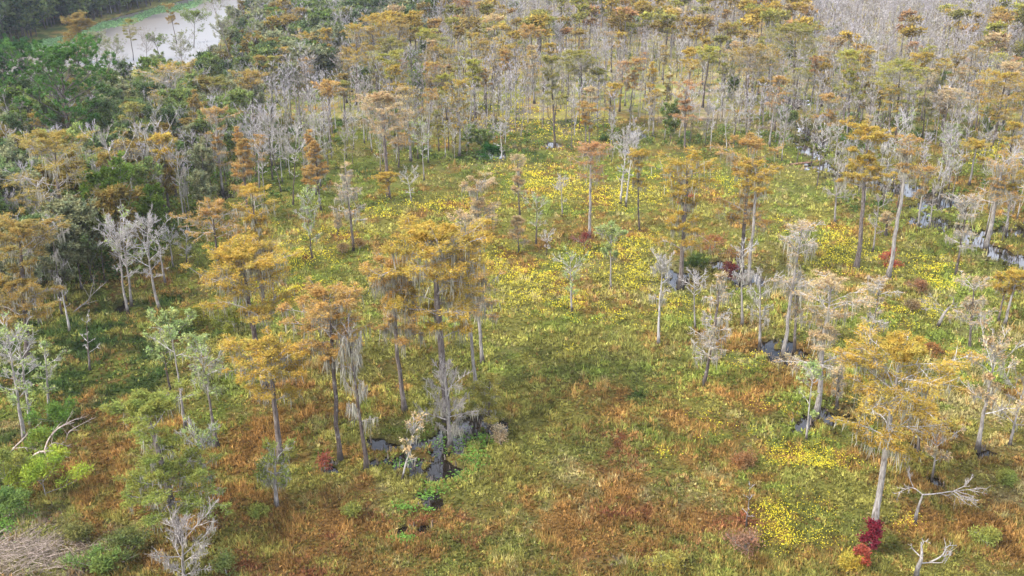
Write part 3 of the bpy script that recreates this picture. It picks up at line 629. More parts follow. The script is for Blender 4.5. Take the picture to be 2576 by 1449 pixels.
T('cypress', 783, 182, 776, 84, 44, GOLD, BK_M, TW_W, 'golden cypress with white forked limbs beside the dark woods', cb=.35, shape='flat', moss=.1, dens=.8, r0=.2)
T('cypress', 728, 215, 722, 122, 44, GOLD, BK_D, TW_W, 'faded gold cypress above the grey leafless stand', cb=.4, shape='flat', moss=.2, dens=.7, r0=.2)
T('cypress', 757, 110, 754, 24, 42, BROWN, BK_D, TW_G, 'dark bronze cypress near the head of the woods', cb=.4, shape='flat', moss=.1, dens=1.1, r0=.2)
T('cypress', 1236, 170, 1238, 54, 40, YGREEN, BK_D, TW_G, 'mustard-green cypress right of the golden crowns near the top', cb=.5, shape='flat', moss=0, dens=1.2, r0=.2)
# left woods
T('pine', 180, 425, 150, 138, 112, PINE, BK_D, BK_M, 'great spreading green pine overlooking the river, full view', cb=.28, shape='round', dens=1.0, detail=1.2, r0=.36)
T('pine', 22, 345, 2, 122, 66, (.045, .10, .035), BK_D, BK_M, 'darker pine half cut by the left frame edge', cb=.4, shape='round', dens=1.1, detail=1.0, r0=.3)
T('cypress', 172, 700, 128, 342, 118, (.31, .24, .065), BK_M, TW_G, 'broad dome of olive-gold cypress inside the green woods', cb=.45, shape='round', moss=.1, dens=.9, detail=1.2, r0=.32)
T('cypress', 72, 910, 40, 560, 110, BROWN, BK_D, TW_G, 'bronze and orange cypress filling the left edge below the dome-shaped one', cb=.30, shape='tier', moss=.1, dens=1.2, detail=1.2, r0=.32)
T('cypress', 440, 350, 424, 166, 78, GOLD, BK_G, TW_W, 'thin orange-capped cypress with white limbs deep in the woods', cb=.4, shape='flat', moss=.1, dens=.5, r0=.26)
T('cypress', 560, 485, 538, 272, 46, ORANGE, BK_G, TW_W, 'grey-limbed cypress with an orange cap left of the grey leafless stand', cb=.35, shape='tier', moss=.1, dens=.55, r0=.24)
T('cypress', 622, 560, 606, 350, 44, ORANGE, BK_M, TW_G, 'bright orange cone of a cypress in front of the grey leafless stand', cb=.3, shape='cone', moss=.2, dens=1.0, r0=.22)
T('cypress', 196, 160, 200, 32, 40, BROWN, BK_D, TW_G, 'rounded bronze cypress alone before the river', cb=.15, shape='round', moss=0, dens=3.2, detail=1.4, r0=.2)
T('cypress', 445, 110, 425, 10, 22, BROWN, BK_D, TW_G, 'slim olive cypress on the river bank', cb=.5, shape='tier', moss=0, dens=.9, r0=.16)
T('cypress', 336, 152, 322, 50, 26, OLIVE, BK_D, TW_G, 'tufted olive cypress leaning over the river', cb=.5, shape='flat', moss=0, dens=.9, r0=.16)
T('broad', 487, 118, 492, 32, 34, GREEN, BK_D, BK_G, 'round green tree standing against the river', cb=.4, shape='round', dens=.6, r0=.16)
T('bare', 245, 205, 240, 92, 34, SAGE, BK_M, TW_G, 'feathery grey-green tree in front of the river beside the rounded bronze cypress', cb=.2, shape='round', leafy=.5, r0=.14)
T('bare', 290, 215, 286, 105, 34, SAGE, BK_M, TW_G, 'round wispy grey-green tree whose crown covers the middle of the river', cb=.2, shape='round', leafy=.4, r0=.14)
T('bare', 372, 205, 366, 78, 28, None, BK_M, TW_G, 'thin grey leafless tree against the pale river, left of the slim olive cypress', cb=.25, shape='vase', r0=.12)
T('bare', 425, 200, 385, 96, 30, GREEN, BK_D, BK_M, 'dark leaning vine-clad tree crossing the river view', cb=.2, shape='tier', leafy=.5, r0=.15)
T('bare', 462, 190, 452, 90, 28, SAGE, BK_M, TW_G, 'grey-green tree right of the dark leaning vine-clad tree', cb=.2, shape='round', leafy=.3, r0=.13)
T('bare', 550, 175, 560, 60, 34, SAGE, BK_M, TW_G, 'pale open tree at the right end of the river view', cb=.25, shape='vase', leafy=.3, r0=.14)
T('bare', 150, 235, 140, 150, 30, SAGE, BK_M, TW_G, 'grey-green tree just above the great pine at the river', cb=.2, shape='round', leafy=.4, r0=.12)
T('bare', 585, 160, 530, -8, 50, SAGE, BK_M, TW_G, 'tall leaning sparse tree at the river bend', cb=.4, shape='vase', leafy=.5, r0=.2)
T('bare', 333, 777, 304, 538, 44, PGREEN, BK_G, TW_W, 'taller of the two crossing white trees at the woods edge', cb=.25, shape='round', leafy=.05, r0=.17)
T('bare', 323, 793, 286, 570, 58, None, BK_G, TW_W, 'forked white tree with a drooping left limb at the woods edge', cb=.4, shape='vase', r0=.18)
T('bare', 403, 786, 372, 548, 46, None, BK_G, TW_W, 'bowed white bare tree right of the crossing pair', cb=.35, shape='round', r0=.18, curve=-.6)
T('bare', 417, 720, 396, 590, 34, None, BK_G, TW_W, 'short bare tree with a dark swollen foot behind the bowed one', cb=.3, shape='vase', r0=.2)
T('bare', 437, 682, 424, 575, 30, None, BK_G, TW_W, 'small bare tree farthest back along the woods edge', cb=.35, shape='vase', r0=.15)
T('bare', 470, 665, 468, 590, 40, None, BK_G, TW_W, 'bushy white bare tree under the low broad orange cypress', cb=.15, shape='vase', r0=.12)
T('bare', 177, 843, 150, 705, 22, None, BK_W, TW_W, 'broken white trunk with few branches against the dark woods', cb=.5, shape='cyl', r0=.18, detail=.5)
T('bare', 227, 937, 217, 790, 28, None, BK_M, TW_W, 'little snag with a few curved side branches near the left', cb=.3, shape='cyl', r0=.14, detail=.4)
T('bare', 470, 1088, 428, 815, 62, PGREEN, BK_G, TW_W, 'pale green-topped tree on a slim grey stem in the left clearing', cb=.62, shape='flat', leafy=.65, moss=.2, r0=.17)
T('bare', 429, 988, 408, 868, 32, PGREEN, BK_D, TW_G, 'short dark stem behind the pale green-topped tree', cb=.5, shape='round', leafy=.3, r0=.15)
T('bare', 548, 1130, 502, 868, 62, PGREEN, BK_M, TW_W, 'forking tree with sparse pale green leaves right of the green-topped one', cb=.38, shape='vase', leafy=.22, moss=.2, r0=.2)
T('bare', 63, 1122, 16, 840, 66, PGREEN, BK_G, TW_W, 'front one of three grey trees with green sprigs at the left edge', cb=.3, shape='vase', leafy=.15, r0=.22)
T('bare', 79, 1084, 46, 850, 50, None, BK_G, TW_W, 'middle one of three grey trees at the left edge', cb=.35, shape='vase', leafy=0, r0=.2)
T('bare', 124, 1062, 112, 872, 50, PGREEN, BK_G, TW_W, 'right one of three grey trees at the left edge, branches reaching right', cb=.4, shape='vase', leafy=.14, r0=.2)
T('cypress', 458, 1378, 368, 1012, 140, LIME, BK_M, TW_G, 'feathery lime-green cypress leaning left in the near left', cb=.25, shape='tier', moss=.35, dens=1.1, detail=1.35, r0=.34)
T('bare', 462, 1478, 456, 1322, 112, None, BK_G, TW_G, 'ghost-white dead shrub with upright stems at the bottom edge', cb=.03, shape='vase', moss=.12, r0=.17, detail=1.5)
T('bare', 531, 1312, 496, 1085, 40, PGREEN, BK_G, TW_W, 'wispy grey sapling between the lime cypress and the mossy shrub tree', cb=.2, shape='tier', leafy=.12, moss=.3, r0=.1)
T('bare', 699, 1287, 690, 1125, 48, LIME, BK_G, TW_W, 'short mossy shrub tree with fresh green leaves in the rusty marsh', cb=.35, shape='round', leafy=.3, moss=1.0, r0=.24)
T('bare', 1131, 1128, 1120, 925, 66, None, BK_G, TW_G, 'ash-grey mossy bushy tree with a flared foot in the large dark pool', cb=.22, shape='round', moss=.4, r0=.30, detail=1.5, flare=2.2)
T('bare', 1011, 1214, 1050, 1046, 30, PALEO, BK_W, TW_W, 'dead white sapling leaning over the large dark pool', cb=.15, shape='cyl', moss=.5, leafy=.1, r0=.1, detail=.5)
T('cypress', 1225, 1085, 1232, 955, 64, OLIVE, BK_D, TW_G, 'low olive cypress overhanging the right side of the large dark pool', cb=.25, shape='tier', moss=.4, dens=.9, r0=.18)
T('bare', 1876, 1330, 1888, 1218, 18, None, BK_M, TW_G, 'thin dead stem beside the near yellow flower patch', cb=.2, shape='cyl', r0=.08, detail=.4)
T('cypress', 2308, 1150, 2318, 1010, 54, GOLD, BK_D, TW_G, 'small dark-footed cypress behind the big yellow cypress', cb=.35, shape='flat', moss=.3, dens=.7, r0=.22)
T('bare', 2345, 1208, 2360, 1090, 60, PALEO, BK_G, TW_W, 'small grey bare tree between the big yellow cypress and the right edge', cb=.25, shape='tier', moss=.3, leafy=.15, r0=.14)
T('bare', 2178, 1404, 2202, 1324, 16, RED, BK_M, TW_G, 'slender crimson-leaved shrub at the foot of the big yellow cypress', cb=.12, shape='round', leafy=.6, r0=.07, detail=.8, leaf=.18)
T('bare', 2160, 1442, 2170, 1386, 11, (.30, .075, .05), BK_M, TW_G, 'small orange-red shrub on a dark stump below the crimson one', cb=.3, shape='round', leafy=.5, r0=.09, detail=.7, leaf=.16)
HXY = []
for (kind, bx, by, tx, ty, hw, col, bk, tw, label, k) in HERO:
    x, y = at(bx, by); x = float(x); y = float(y)
    X, Yv, Z = ray(tx, ty); q = y / float(Yv); hx = float(X) * q; hz = CAM_H + float(Z) * q
    z0 = float(gh(np.array([x]), np.array([y]))[0]); z0 = max(z0, -.5)
    h = max(2.0, (hz - z0) * .98)
    lean = hx - x
    dist = math.sqrt(x * x + y * y + CAM_H ** 2)
    cr = hw * dist / F
    k = dict(k)
    if 'dens' in k and kind == 'cypress': k['dens'] *= .85
    k['r0'] = k['r0'] * max(.9, min(1.25, h / 16 + .3))
    parts = build_tree(kind, h, lean=lean, cr=cr, **k)
    cols = {'trunk': bk, 'branches': tw, 'crown': col or PGREEN, 'moss': MOSS}
    nm = {'cypress': 'cypress_tree', 'bare': 'bare_tree', 'pine': 'pine_tree', 'broad': 'broadleaf_tree'}[kind]
    realise(parts, nm, label, nm.split('_')[0] + ' tree', (x, y, z0), cols)
    HXY.append((x, y))
HXY = np.array(HXY)

# ------------------------------------------------------------------ shrubs and bushes, one by one
def near_tree(x, y): return np.min(np.hypot(HXY[:, 0] - x, HXY[:, 1] - y))
SHR = [  # px, py(base), half width px, top py, colour, dens, leaf, label
    (28, 1262, 62, 1150, LIME, 1.6, .3, 'tall lime-green willow bush cut by the left frame edge'),
    (118, 1262, 78, 1178, (.26, .32, .045), 1.6, .28, 'broad yellow-green willow bush beside the fallen branches'),
    (30, 1322, 62, 1252, (.12, .18, .05), 1.3, .26, 'deep green leafy bush at the edge of the brushwood bank'),
    (262, 1460, 84, 1410, (.14, .19, .05), 1.0, .26, 'fresh green bush by the dead white shrub at the bottom'),
    (330, 1400, 60, 1352, (.13, .15, .05), .9, .24, 'dull green bush between brushwood and dead white shrub'),
    (205, 1385, 60, 1340, (.16, .15, .05), 1.2, .22, 'low olive bush growing on the brushwood bank'),
    (570, 1448, 50, 1414, (.14, .16, .05), .6, .22, 'small green bush right of the dead white shrub'),
    (2238, 676, 15, 636, SALM, .5, .3, 'scarlet shrub at the foot of the very long leaning pole trunk'),
    (1470, 633, 28, 592, (.18, .05, .045), .3, .26, 'dusky red bush at the foot of the brick-orange topped cypress'),
    (1838, 705, 26, 672, (.19, .045, .04), .45, .3, 'deep red shrub overhanging the shaded pool'),
    (1730, 520, 26, 498, (.30, .10, .05), .8, .24, 'rusty low bush behind the double-crowned cypress'),
    (1790, 648, 62, 600, (.28, .13, .06), .9, .26, 'wide rusty thicket between the two shaded pools'),
    (1745, 690, 40, 655, (.06, .09, .025), 1.3, .26, 'dark green thicket on the rim of the shaded pool'),
    (1870, 1395, 48, 1350, (.26, .14, .09), .5, .2, 'dull pink-brown bush under the thin dead stem'),
    (2480, 1385, 44, 1345, (.22, .23, .055), .6, .22, 'yellow-green bush low at the bottom right'),
    (2530, 1225, 26, 1205, LIME, 1.2, .22, 'small lime bush near the right edge'),
    (1688, 1445, 46, 1415, (.28, .24, .06), .6, .2, 'mustard bush at the bottom edge right of centre'),
    (2140, 1440, 22, 1398, (.36, .28, .05), 1.0, .2, 'small yellow bush left of the crimson one'),
    (1258, 1118, 14, 1072, (.34, .26, .16), .4, .16, 'dry tan seed-headed weed at the right bank of the large pool'),
    (818, 1182, 9, 1150, (.24, .07, .05), .2, .18, 'small red-leaved sapling left of the second slim trunk'),
    (655, 1312, 18, 1290, LIME, .5, .2, 'little lime bush at the foot of the small mossy shrub tree'),
    (890, 1310, 11, 1297, (.20, .20, .05), .4, .2, 'tiny yellow-green sprig bush in the rusty marsh'),
    (500, 820, 44, 778, (.20, .20, .04), 1.2, .26, 'olive sapling thicket under the golden flat-topped cypress'),
    (590, 838, 44, 782, (.17, .18, .035), 1.2, .26, 'taller olive sapling thicket behind the golden flat-topped trunk'),
    (350, 1070, 34, 1018, LIME, 1.0, .26, 'lime sapling behind the feathery lime-green cypress'),
    (110, 1150, 40, 1095, (.16, .22, .04), 1.0, .26, 'green scrub among the feet of the three grey trees'),
    (150, 1085, 50, 1035, (.12, .20, .04), 1.2, .28, 'green scrub right of the three grey trees'),
    (2340, 900, 30, 880, (.26, .13, .05), .7, .22, 'rust-brown low bush in the right meadow'),
    (2310, 745, 40, 715, (.24, .13, .07), .6, .22, 'brown twiggy bush beyond the right flower bed'),
    (1230, 398, 60, 372, (.03, .09, .02), 1.6, .3, 'dark green undergrowth clump before the forest'),
    (2290, 790, 40, 765, (.22, .15, .08), .6, .22, 'brown scrub left of the leaning broken stub'),
    (1060, 398, 26, 375, (.09, .13, .03), 1.2, .3, 'green bush behind the slim white bare tree'),
    (862, 640, 22, 618, (.24, .15, .07), .4, .22, 'brown weeds clump left of the grey conical cypress'),
    (905, 632, 20, 606, (.26, .17, .07), .4, .22, 'taller brown weeds right of the grey conical cypress'),
    (1870, 1180, 26, 1160, (.24, .13, .06), .6, .2, 'reddish-brown low bush in the right foreground')]
for (px, py, hw, ty, col, dn, lf, label) in SHR:
    x, y = at(px, py); x = float(x); y = float(y)
    X, Yv, Z = ray(px, ty); h = CAM_H + float(Z) * y / float(Yv)
    z0 = max(0, float(gh(np.array([x]), np.array([y]))[0]))
    d = math.sqrt(x * x + y * y + CAM_H ** 2)
    h = max(1.0, h - z0); cr = hw * d / F
    p = build_tree('shrub', h, cr=cr, cb=.0, shape='round', dens=dn * 1.5, r0=.05, leaf=lf, detail=1.2)
    p['branches'] = join([p.pop('trunk'), p['branches']])
    realise(p, 'shrub', label, 'shrub', (x, y, z0 - .1), {'branches': TW_G, 'crown': col})

# fallen dead tree on the left, lying with its arched limbs
def limb_line(pts, r0, r1, K=9):
    pts = np.array(pts, float); s = np.linspace(0, len(pts) - 1, K); i = np.minimum(s.astype(int), len(pts) - 2); w = (s - i)[:, None]
    P = pts[i] * (1 - w) + pts[i + 1] * w
    P[1:-1] = (P[:-2] + 2 * P[1:-1] + P[2:]) / 4
    return tubes(P[None], np.linspace(r0, r1, K)[None], 6)
def gp(px, py, z=0.0):          # point at height z over the grid point of the ground below it
    X, Yv, Z = ray(px, py); k = (CAM_H - z) / -float(Z); return (float(X) * k, float(Yv) * k, z)
def crooked(label, by, segs, twigs, col):
    y0 = float(at(1288, by)[1]); sy = RNG.normal(0, .25, 400); c = [0]
    def vp(px, py):
        X, Yv, Z = ray(px, py); k = y0 / float(Yv); c[0] += 1
        return np.array([float(X) * k, y0 + float(sy[c[0]]), CAM_H + float(Z) * k])
    o = vp(*segs[0][0][0]); o[1] = y0; o[2] = 0; r = root('bare_tree', label, 'bare tree', tuple(o)); P1 = []; prt = []; memo = {}
    for pts, r0, r1 in segs:
        q = []
        for p in pts:
            if p not in memo: memo[p] = vp(*p) - o
            q.append(memo[p])
        prt.append(limb_line(q, r0 * .68, r1 * .6)); qq = np.array(q); t = np.linspace(0, len(qq) - 1, 6); i = np.minimum(t.astype(int), len(qq) - 2); w = (t - i)[:, None]; P1.append(qq[i] * (1 - w) + qq[i + 1] * w)
    put('trunk', mesh_np('trunk', *prt[0], 4, smooth=True), M_BARK, r, col=(.22, .20, .18))
    P1 = np.array(P1[1:]); L1 = np.linalg.norm(P1[:, -1] - P1[:, 0], axis=1)
    P2, L2 = children(P1, L1, twigs, .3, .42, .8, .15, 4); P3, L3 = children(P2, L2, 5, .2, .55, .8, .1, 3); P4, L4 = children(P3, L3, 3, .2, .6, .8, .1, 2)
    put('branches', mesh_np('branches', *join(prt[1:] + [tubes(P2, taper(len(P2), 4, .04, .015), 4), tubes(P3, taper(len(P3), 3, .016, .007), 3), tubes(P4, taper(len(P4), 2, .008, .004), 3)]), 4, smooth=True), M_TWIG, r, col=col)
def fallen(name, label, segs, twigs, col):
    o = gp(*segs[0][0][0][:2]); r = root(name, label, 'fallen tree', (o[0], o[1], .2))
    prt, P1 = [], []
    for pts, r0, r1 in segs:
        q = [np.array(gp(*p)) - np.array((o[0], o[1], .2)) for p in pts]
        prt.append(limb_line(q, r0, r1)); qq = np.array(q); s = np.linspace(0, len(qq) - 1, 6); i = np.minimum(s.astype(int), len(qq) - 2); w = (s - i)[:, None]
        P1.append(qq[i] * (1 - w) + qq[i + 1] * w)
    put('trunk', mesh_np('trunk', *prt[0], 4, smooth=True), M_TWIG, r, col=col)
    P1 = np.array(P1); L1 = np.linalg.norm(P1[:, -1] - P1[:, 0], axis=1)
    P2, L2 = children(P1, L1, twigs, .25, .45, .7, .1, 4); P3, L3 = children(P2, L2, 4, .2, .5, .7, .05, 3)
    put('branches', mesh_np('branches', *join(prt[1:] + [tubes(P2, taper(len(P2), 4, .035, .015), 4), tubes(P3, taper(len(P3), 3, .016, .008), 3)]), 4, smooth=True), M_TWIG, r, col=col)
fallen('fallen_tree', 'fallen dead tree with arching pale limbs in the left clearing', [
    ([(64, 1172, .3), (88, 1140, 1.0), (112, 1134, 1.4), (150, 1136, 1.2), (182, 1140, .4)], .14, .05),
    ([(112, 1134, 1.4), (120, 1105, 2.4), (150, 1072, 3.0), (196, 1052, 2.8)], .09, .03),
    ([(112, 1134, 1.4), (135, 1112, 2.0), (170, 1122, 1.0)], .07, .03),
    ([(112, 1134, 1.4), (118, 1150, .8), (126, 1176, .1)], .10, .06),
    ([(165, 1110, 1.4), (172, 1085, 2.4), (226, 1056, 2.0)], .06, .02),
    ([(128, 1136, 1.3), (140, 1155, .6), (156, 1162, .2)], .06, .03)], 6, (.36, .29, .24))
fallen('fallen_tree', 'slanting dead pole between the fallen tree and the left edge', [
    ([(12, 1152, .2), (34, 1128, 1.0), (60, 1102, 2.0), (84, 1078, 2.6)], .10, .03),
    ([(34, 1128, 1.0), (60, 1125, 1.2), (86, 1130, .8)], .04, .02)], 3, (.34, .28, .23))
fallen('fallen_tree', 'thin broken dead branch propped at the dark woods edge', [
    ([(178, 791, .2), (205, 768, 1.4), (225, 755, 2.6), (228, 735, 4.5), (236, 710, 7.0)], .10, .04),
    ([(205, 768, 1.4), (240, 757, 2.0)], .04, .02)], 3, (.32, .29, .27))
fallen('fallen_log', 'fallen brown log at the near side of the flooded channel', [
    ([(1988, 414, .3), (2020, 410, .4), (2052, 408, .3)], .22, .14), ([(2020, 410, .4), (2035, 404, 1.2)], .05, .02)], 2, (.20, .11, .08))
fallen('fallen_tree', 'toppled grey branch tangle beside the broken white snag', [
    ([(2334, 1416, .2), (2372, 1400, 1.0), (2382, 1372, 1.4), (2402, 1372, 1.0)], .08, .03),
    ([(2372, 1400, 1.0), (2396, 1392, .4)], .05, .02)], 4, (.27, .25, .22))

crooked('crooked white tree with long level arms right of the big yellow cypress', 1327, [
    ([(2300, 1330), (2302, 1300), (2308, 1275), (2318, 1240)], .26, .12),
    ([(2318, 1240), (2350, 1241), (2400, 1237), (2456, 1236)], .10, .04),
    ([(2400, 1237), (2430, 1222), (2446, 1207)], .06, .02), ([(2400, 1237), (2430, 1248), (2452, 1258)], .05, .02),
    ([(2318, 1240), (2300, 1228), (2275, 1232), (2252, 1240)], .08, .03), ([(2300, 1228), (2290, 1205), (2292, 1185)], .05, .02)], 7, TW_G)
crooked('broken white snag at the bottom edge right of the crimson shrub', 1462, [
    ([(2300, 1465), (2306, 1425), (2314, 1395), (2319, 1366)], .36, .10),
    ([(2314, 1395), (2298, 1385), (2290, 1366)], .09, .03), ([(2319, 1370), (2328, 1366), (2333, 1356)], .05, .02),
    ([(2308, 1420), (2340, 1412), (2376, 1418), (2378, 1388)], .09, .03), ([(2376, 1418), (2392, 1400)], .04, .02)], 3, TW_G)
crooked('leaning broken stub with curling white branches', 828, [
    ([(2356, 832), (2362, 808), (2372, 790), (2386, 772)], .38, .20),
    ([(2384, 776), (2396, 768), (2402, 750), (2392, 744)], .08, .03), ([(2378, 784), (2352, 776), (2330, 780)], .07, .02),
    ([(2376, 786), (2358, 762), (2346, 748)], .06, .02), ([(2384, 776), (2410, 775), (2420, 768)], .05, .02), ([(2372, 790), (2340, 770), (2324, 760)], .05, .02)], 6, TW_G)

# ------------------------------------------------------------------ the forest: things nearest the camera, the rest as masses
def mk_proto(kind, n, **k):
    ps = []
    for i in range(n):
        kk = {a: (b[i % len(b)] if isinstance(b, list) else b) for a, b in k.items()}
        ps.append(build_tree(kind, 10.0, lean=RNG.normal(0, .6), **kk))
    return ps
PRO = {
    'cypress': mk_proto('cypress', 14, cr=[2.2, 2.6, 1.7, 2.9, 1.5, 2.4, 1.9, 2.7, 1.4, 3.1, 2.0, 2.3, 1.6], cb=[.55, .3, .45, .62, .25, .5, .35, .6, .4], shape=['flat', 'tier', 'tier', 'flat', 'cone', 'tier', 'round', 'tier', 'flat', 'cyl'], dens=[.7, .5, .35, .8, .5, .25, .6, .15], moss=[.15, .3, .1, .25], detail=.75, leaf=.34, r0=.235),
    'bare': mk_proto('bare', 10, cr=[1.7, 2.1, 1.5, 2.4, 1.3, 1.1, 2.0], cb=[.35, .25, .45, .3], shape=['vase', 'round', 'vase', 'tier'], leafy=[0, 0, 0, .05, 0, 0, 0, 0], moss=[0, .1, 0, .2], detail=.8, r0=.11),
    'broad': mk_proto('broad', 7, cr=[2.6, 3.2, 2.3, 2.9], cb=[.2, .3, .15, .35], shape='round', dens=[1.3, 1.0, 1.2, .8], detail=.9, leaf=.36, r0=.12)}
FARP = {
    'cypress': mk_proto('cypress', 5, cr=[2.1, 2.5, 1.9], cb=[.62, .55, .68], shape=['flat', 'tier', 'flat'], lod=True, detail=.6, leaf=.8, r0=.26),
    'bare': mk_proto('bare', 5, cr=[1.5, 1.9, 1.3], cb=[.3, .4], shape=['vase', 'round'], lod=True, detail=.7, r0=.11),
    'broad': mk_proto('broad', 5, cr=[2.6, 3.2], cb=.15, shape='round', lod=True, detail=.9, leaf=.95, r0=.12)}
WOODS = [(-420, 1120), (-60, 1010), (60, 900), (170, 790), (300, 735), (400, 640), (520, 560), (600, 500), (640, 430), (700, 330), (790, 250), (850, 210), (1010, 120), (1130, 40), (1130, -40), (800, -45), (670, -30), (584, 44), (550, 130), (480, 190), (330, 214), (170, 232), (60, 262), (-420, 400)]
GREYS = [(600, 480), (660, 545), (760, 520), (850, 470), (862, 400), (850, 300), (760, 240), (690, 300), (620, 380)]
STAND = [(850, 470), (960, 440), (1030, 420), (1120, 415), (1250, 412), (1390, 372), (1480, 400), (1560, 420), (1700, 395), (1800, 400), (1960, 440), (2040, 480), (2130, 540), (2280, 590), (2400, 620), (2480, 670), (2600, 730), (3100, 820), (3300, -60), (1130, -60), (1130, 40), (1010, 120), (850, 210)]
FARBANK = [(-700, 200), (0, 122), (60, 108), (170, 76), (300, 37), (420, 6), (520, -18), (760, -60), (400, -100), (-700, -100)]
def cand(spacing, ylo, yhi):
    out = []
    n = int((yhi - ylo) / spacing)
    for j in range(n):
        yy = ylo + j * spacing; half = .62 * (yy + 40)
        xs = np.arange(-half, half, spacing)
        out.append(np.stack([xs + RNG.uniform(-.45, .45, len(xs)) * spacing, np.full(len(xs), yy) + RNG.uniform(-.45, .45, len(xs)) * spacing], 1))
    return np.concatenate(out)
cs = cand(3.6, 110, 760)
cpx, cpy = proj(cs[:, 0], cs[:, 1])
inw, ing, ins, inf = (inpoly(cpx, cpy, Z) for Z in (WOODS, GREYS, STAND, FARBANK))
riv = inpoly(cs[:, 0], cs[:, 1], RIVER)
u = RNG.uniform(0, 1, len(cs)); clump = fbm(cs[:, 0], cs[:, 1], 16, 501, 3); clump2 = fbm(cs[:, 0], cs[:, 1], 22, 555, 3)
glade = np.exp(-(((cpx - 1090) / 45) ** 2 + ((cpy - 190) / 14) ** 2)) + np.exp(-(((cpx - 1250) / 70) ** 2 + ((cpy - 172) / 12) ** 2)) + np.exp(-(((cpx - 1720) / 260) ** 2 + ((cpy - 20) / 14) ** 2)) + np.exp(-(((cpx - 2080) / 130) ** 2 + ((cpy - 440) / 26) ** 2)) + np.exp(-(((cpx - 2330) / 160) ** 2 + ((cpy - 540) / 30) ** 2)) + .8 * np.exp(-(((cpx - 1350) / 160) ** 2 + ((cpy - 350) / 26) ** 2)) + .8 * np.exp(-(((cpx - 2500) / 100) ** 2 + ((cpy - 400) / 26) ** 2))
grey_far = np.clip((cpx - 1990) / 90, 0, 1) * np.clip((250 - cpy) / 60, 0, 1) * (1 - np.clip((cpx - 2330) / 200, 0, .5)) + np.clip((95 - cpy) / 50, 0, 1) * (cpx > 1150)
LST = {'cypress': [], 'bare': [], 'broad': []}
for i in range(len(cs)):
    x, y = cs[i]; px, py = cpx[i], cpy[i]
    if riv[i] or px < -260 or px > 2840: continue
    kind = None; r = RNG.uniform(0, 1); ht = 1.0
    if RNG.uniform(0, 1) > (1 if y < 280 or inf[i] and y < 520 else max(.45, 350 / y) + .25 * grey_far[i]) : continue
    if inf[i]:
        if u[i] < .6: kind = 'broad' if r < .82 else 'bare'; ht = RNG.uniform(1.3, 2.0)
        col = [DGREEN, (.045, .075, .035), GREEN][int(r * 9) % 3]
    elif ing[i]:
        if u[i] < .55: kind = 'bare' if r < .93 else 'cypress'; ht = RNG.uniform(.9, 1.35)
        col = ORANGE
    elif inw[i]:
        right = np.clip((px - 380) / 500, 0, 1); nearriv = np.clip((300 - py) / 60, 0, 1) * (px < 640)
        if u[i] < ((.62 if r < .8 else .5) + (.16 if px < 520 and py > 300 else 0)):
            if r < .60 - .26 * right: kind = 'broad'
            elif r < .92: kind = 'bare'
            else: kind = 'cypress'
            ht = RNG.uniform(.55, 1.05) if kind != 'cypress' else RNG.uniform(.9, 1.35)
            if kind == 'bare': ht *= 1.25
            if px < 420 and 520 < py < 860: ht *= 1.3
            if 70 < px < 300 and 420 < py < 520: ht *= .6
            if nearriv > 0: ht *= 1 - .35 * nearriv; kind = 'bare' if r > .45 else 'broad'
        if kind == 'broad':
            cc = RNG.uniform(0, 1)
            col = DGREEN if cc < .26 else GREEN if cc < .52 else SAGE if cc < .80 else (.13, .19, .035) if cc < .91 else (.20, .15, .045)
        else: col = [GOLD, BROWN, OLIVE, BROWN][int(r * 997) % 4]
    elif ins[i]:
        g = 1 - min(1, glade[i]); gf = grey_far[i]
        c0 = .21 * np.clip((clump[i] - .30) / .2, .15, 1) * (1 - .85 * gf) * (.6 if px > 2050 and py > 380 else 1)
        b0 = .80 * np.clip((clump2[i] - .3) / .2, .3, 1) + .35 * gf
        if py > 330 : c0 *= .55; b0 *= .7
        if py < 200: c0 *= .75; b0 *= 1.15
        if u[i] < c0 * g: kind = 'cypress'; ht = RNG.uniform(.85, 1.5) * (1.0 if py > 150 else .95)
        elif u[i] < (c0 + b0) * g: kind = 'bare'; ht = RNG.uniform(.55, 1.15) if gf < .4 else RNG.uniform(.45, 1.45) * (.7 + .6 * clump[i])
        elif u[i] > (.985 if px > 1100 else .93): kind = 'broad'; ht = RNG.uniform(.45, .8)
        cc = int(r * 1009) % 20
        col = GREEN if kind == 'broad' else GOLD if cc < 6 else ORANGE if cc < 8 else BROWN if cc < 11 else OLIVE if cc < 14 else PALEO if cc < 16 else YGREEN if cc < 19 else RUST
    if not kind: continue
    if py > 60 and py < 900 and near_tree(x, y) < 2.2: continue
    LST[kind].append((math.hypot(x, y), x, y, px, py, ht * 10, col))
def tone(c):
    return {GOLD: 'golden', ORANGE: 'orange', RUST: 'rust', BROWN: 'bronze', OLIVE: 'olive', PALEO: 'faded orange', YGREEN: 'yellow-green', GREEN: 'mid-green', DGREEN: 'dark green', SAGE: 'grey-green'}.get(c, 'light green' if c[1] > c[0] else 'tawny')
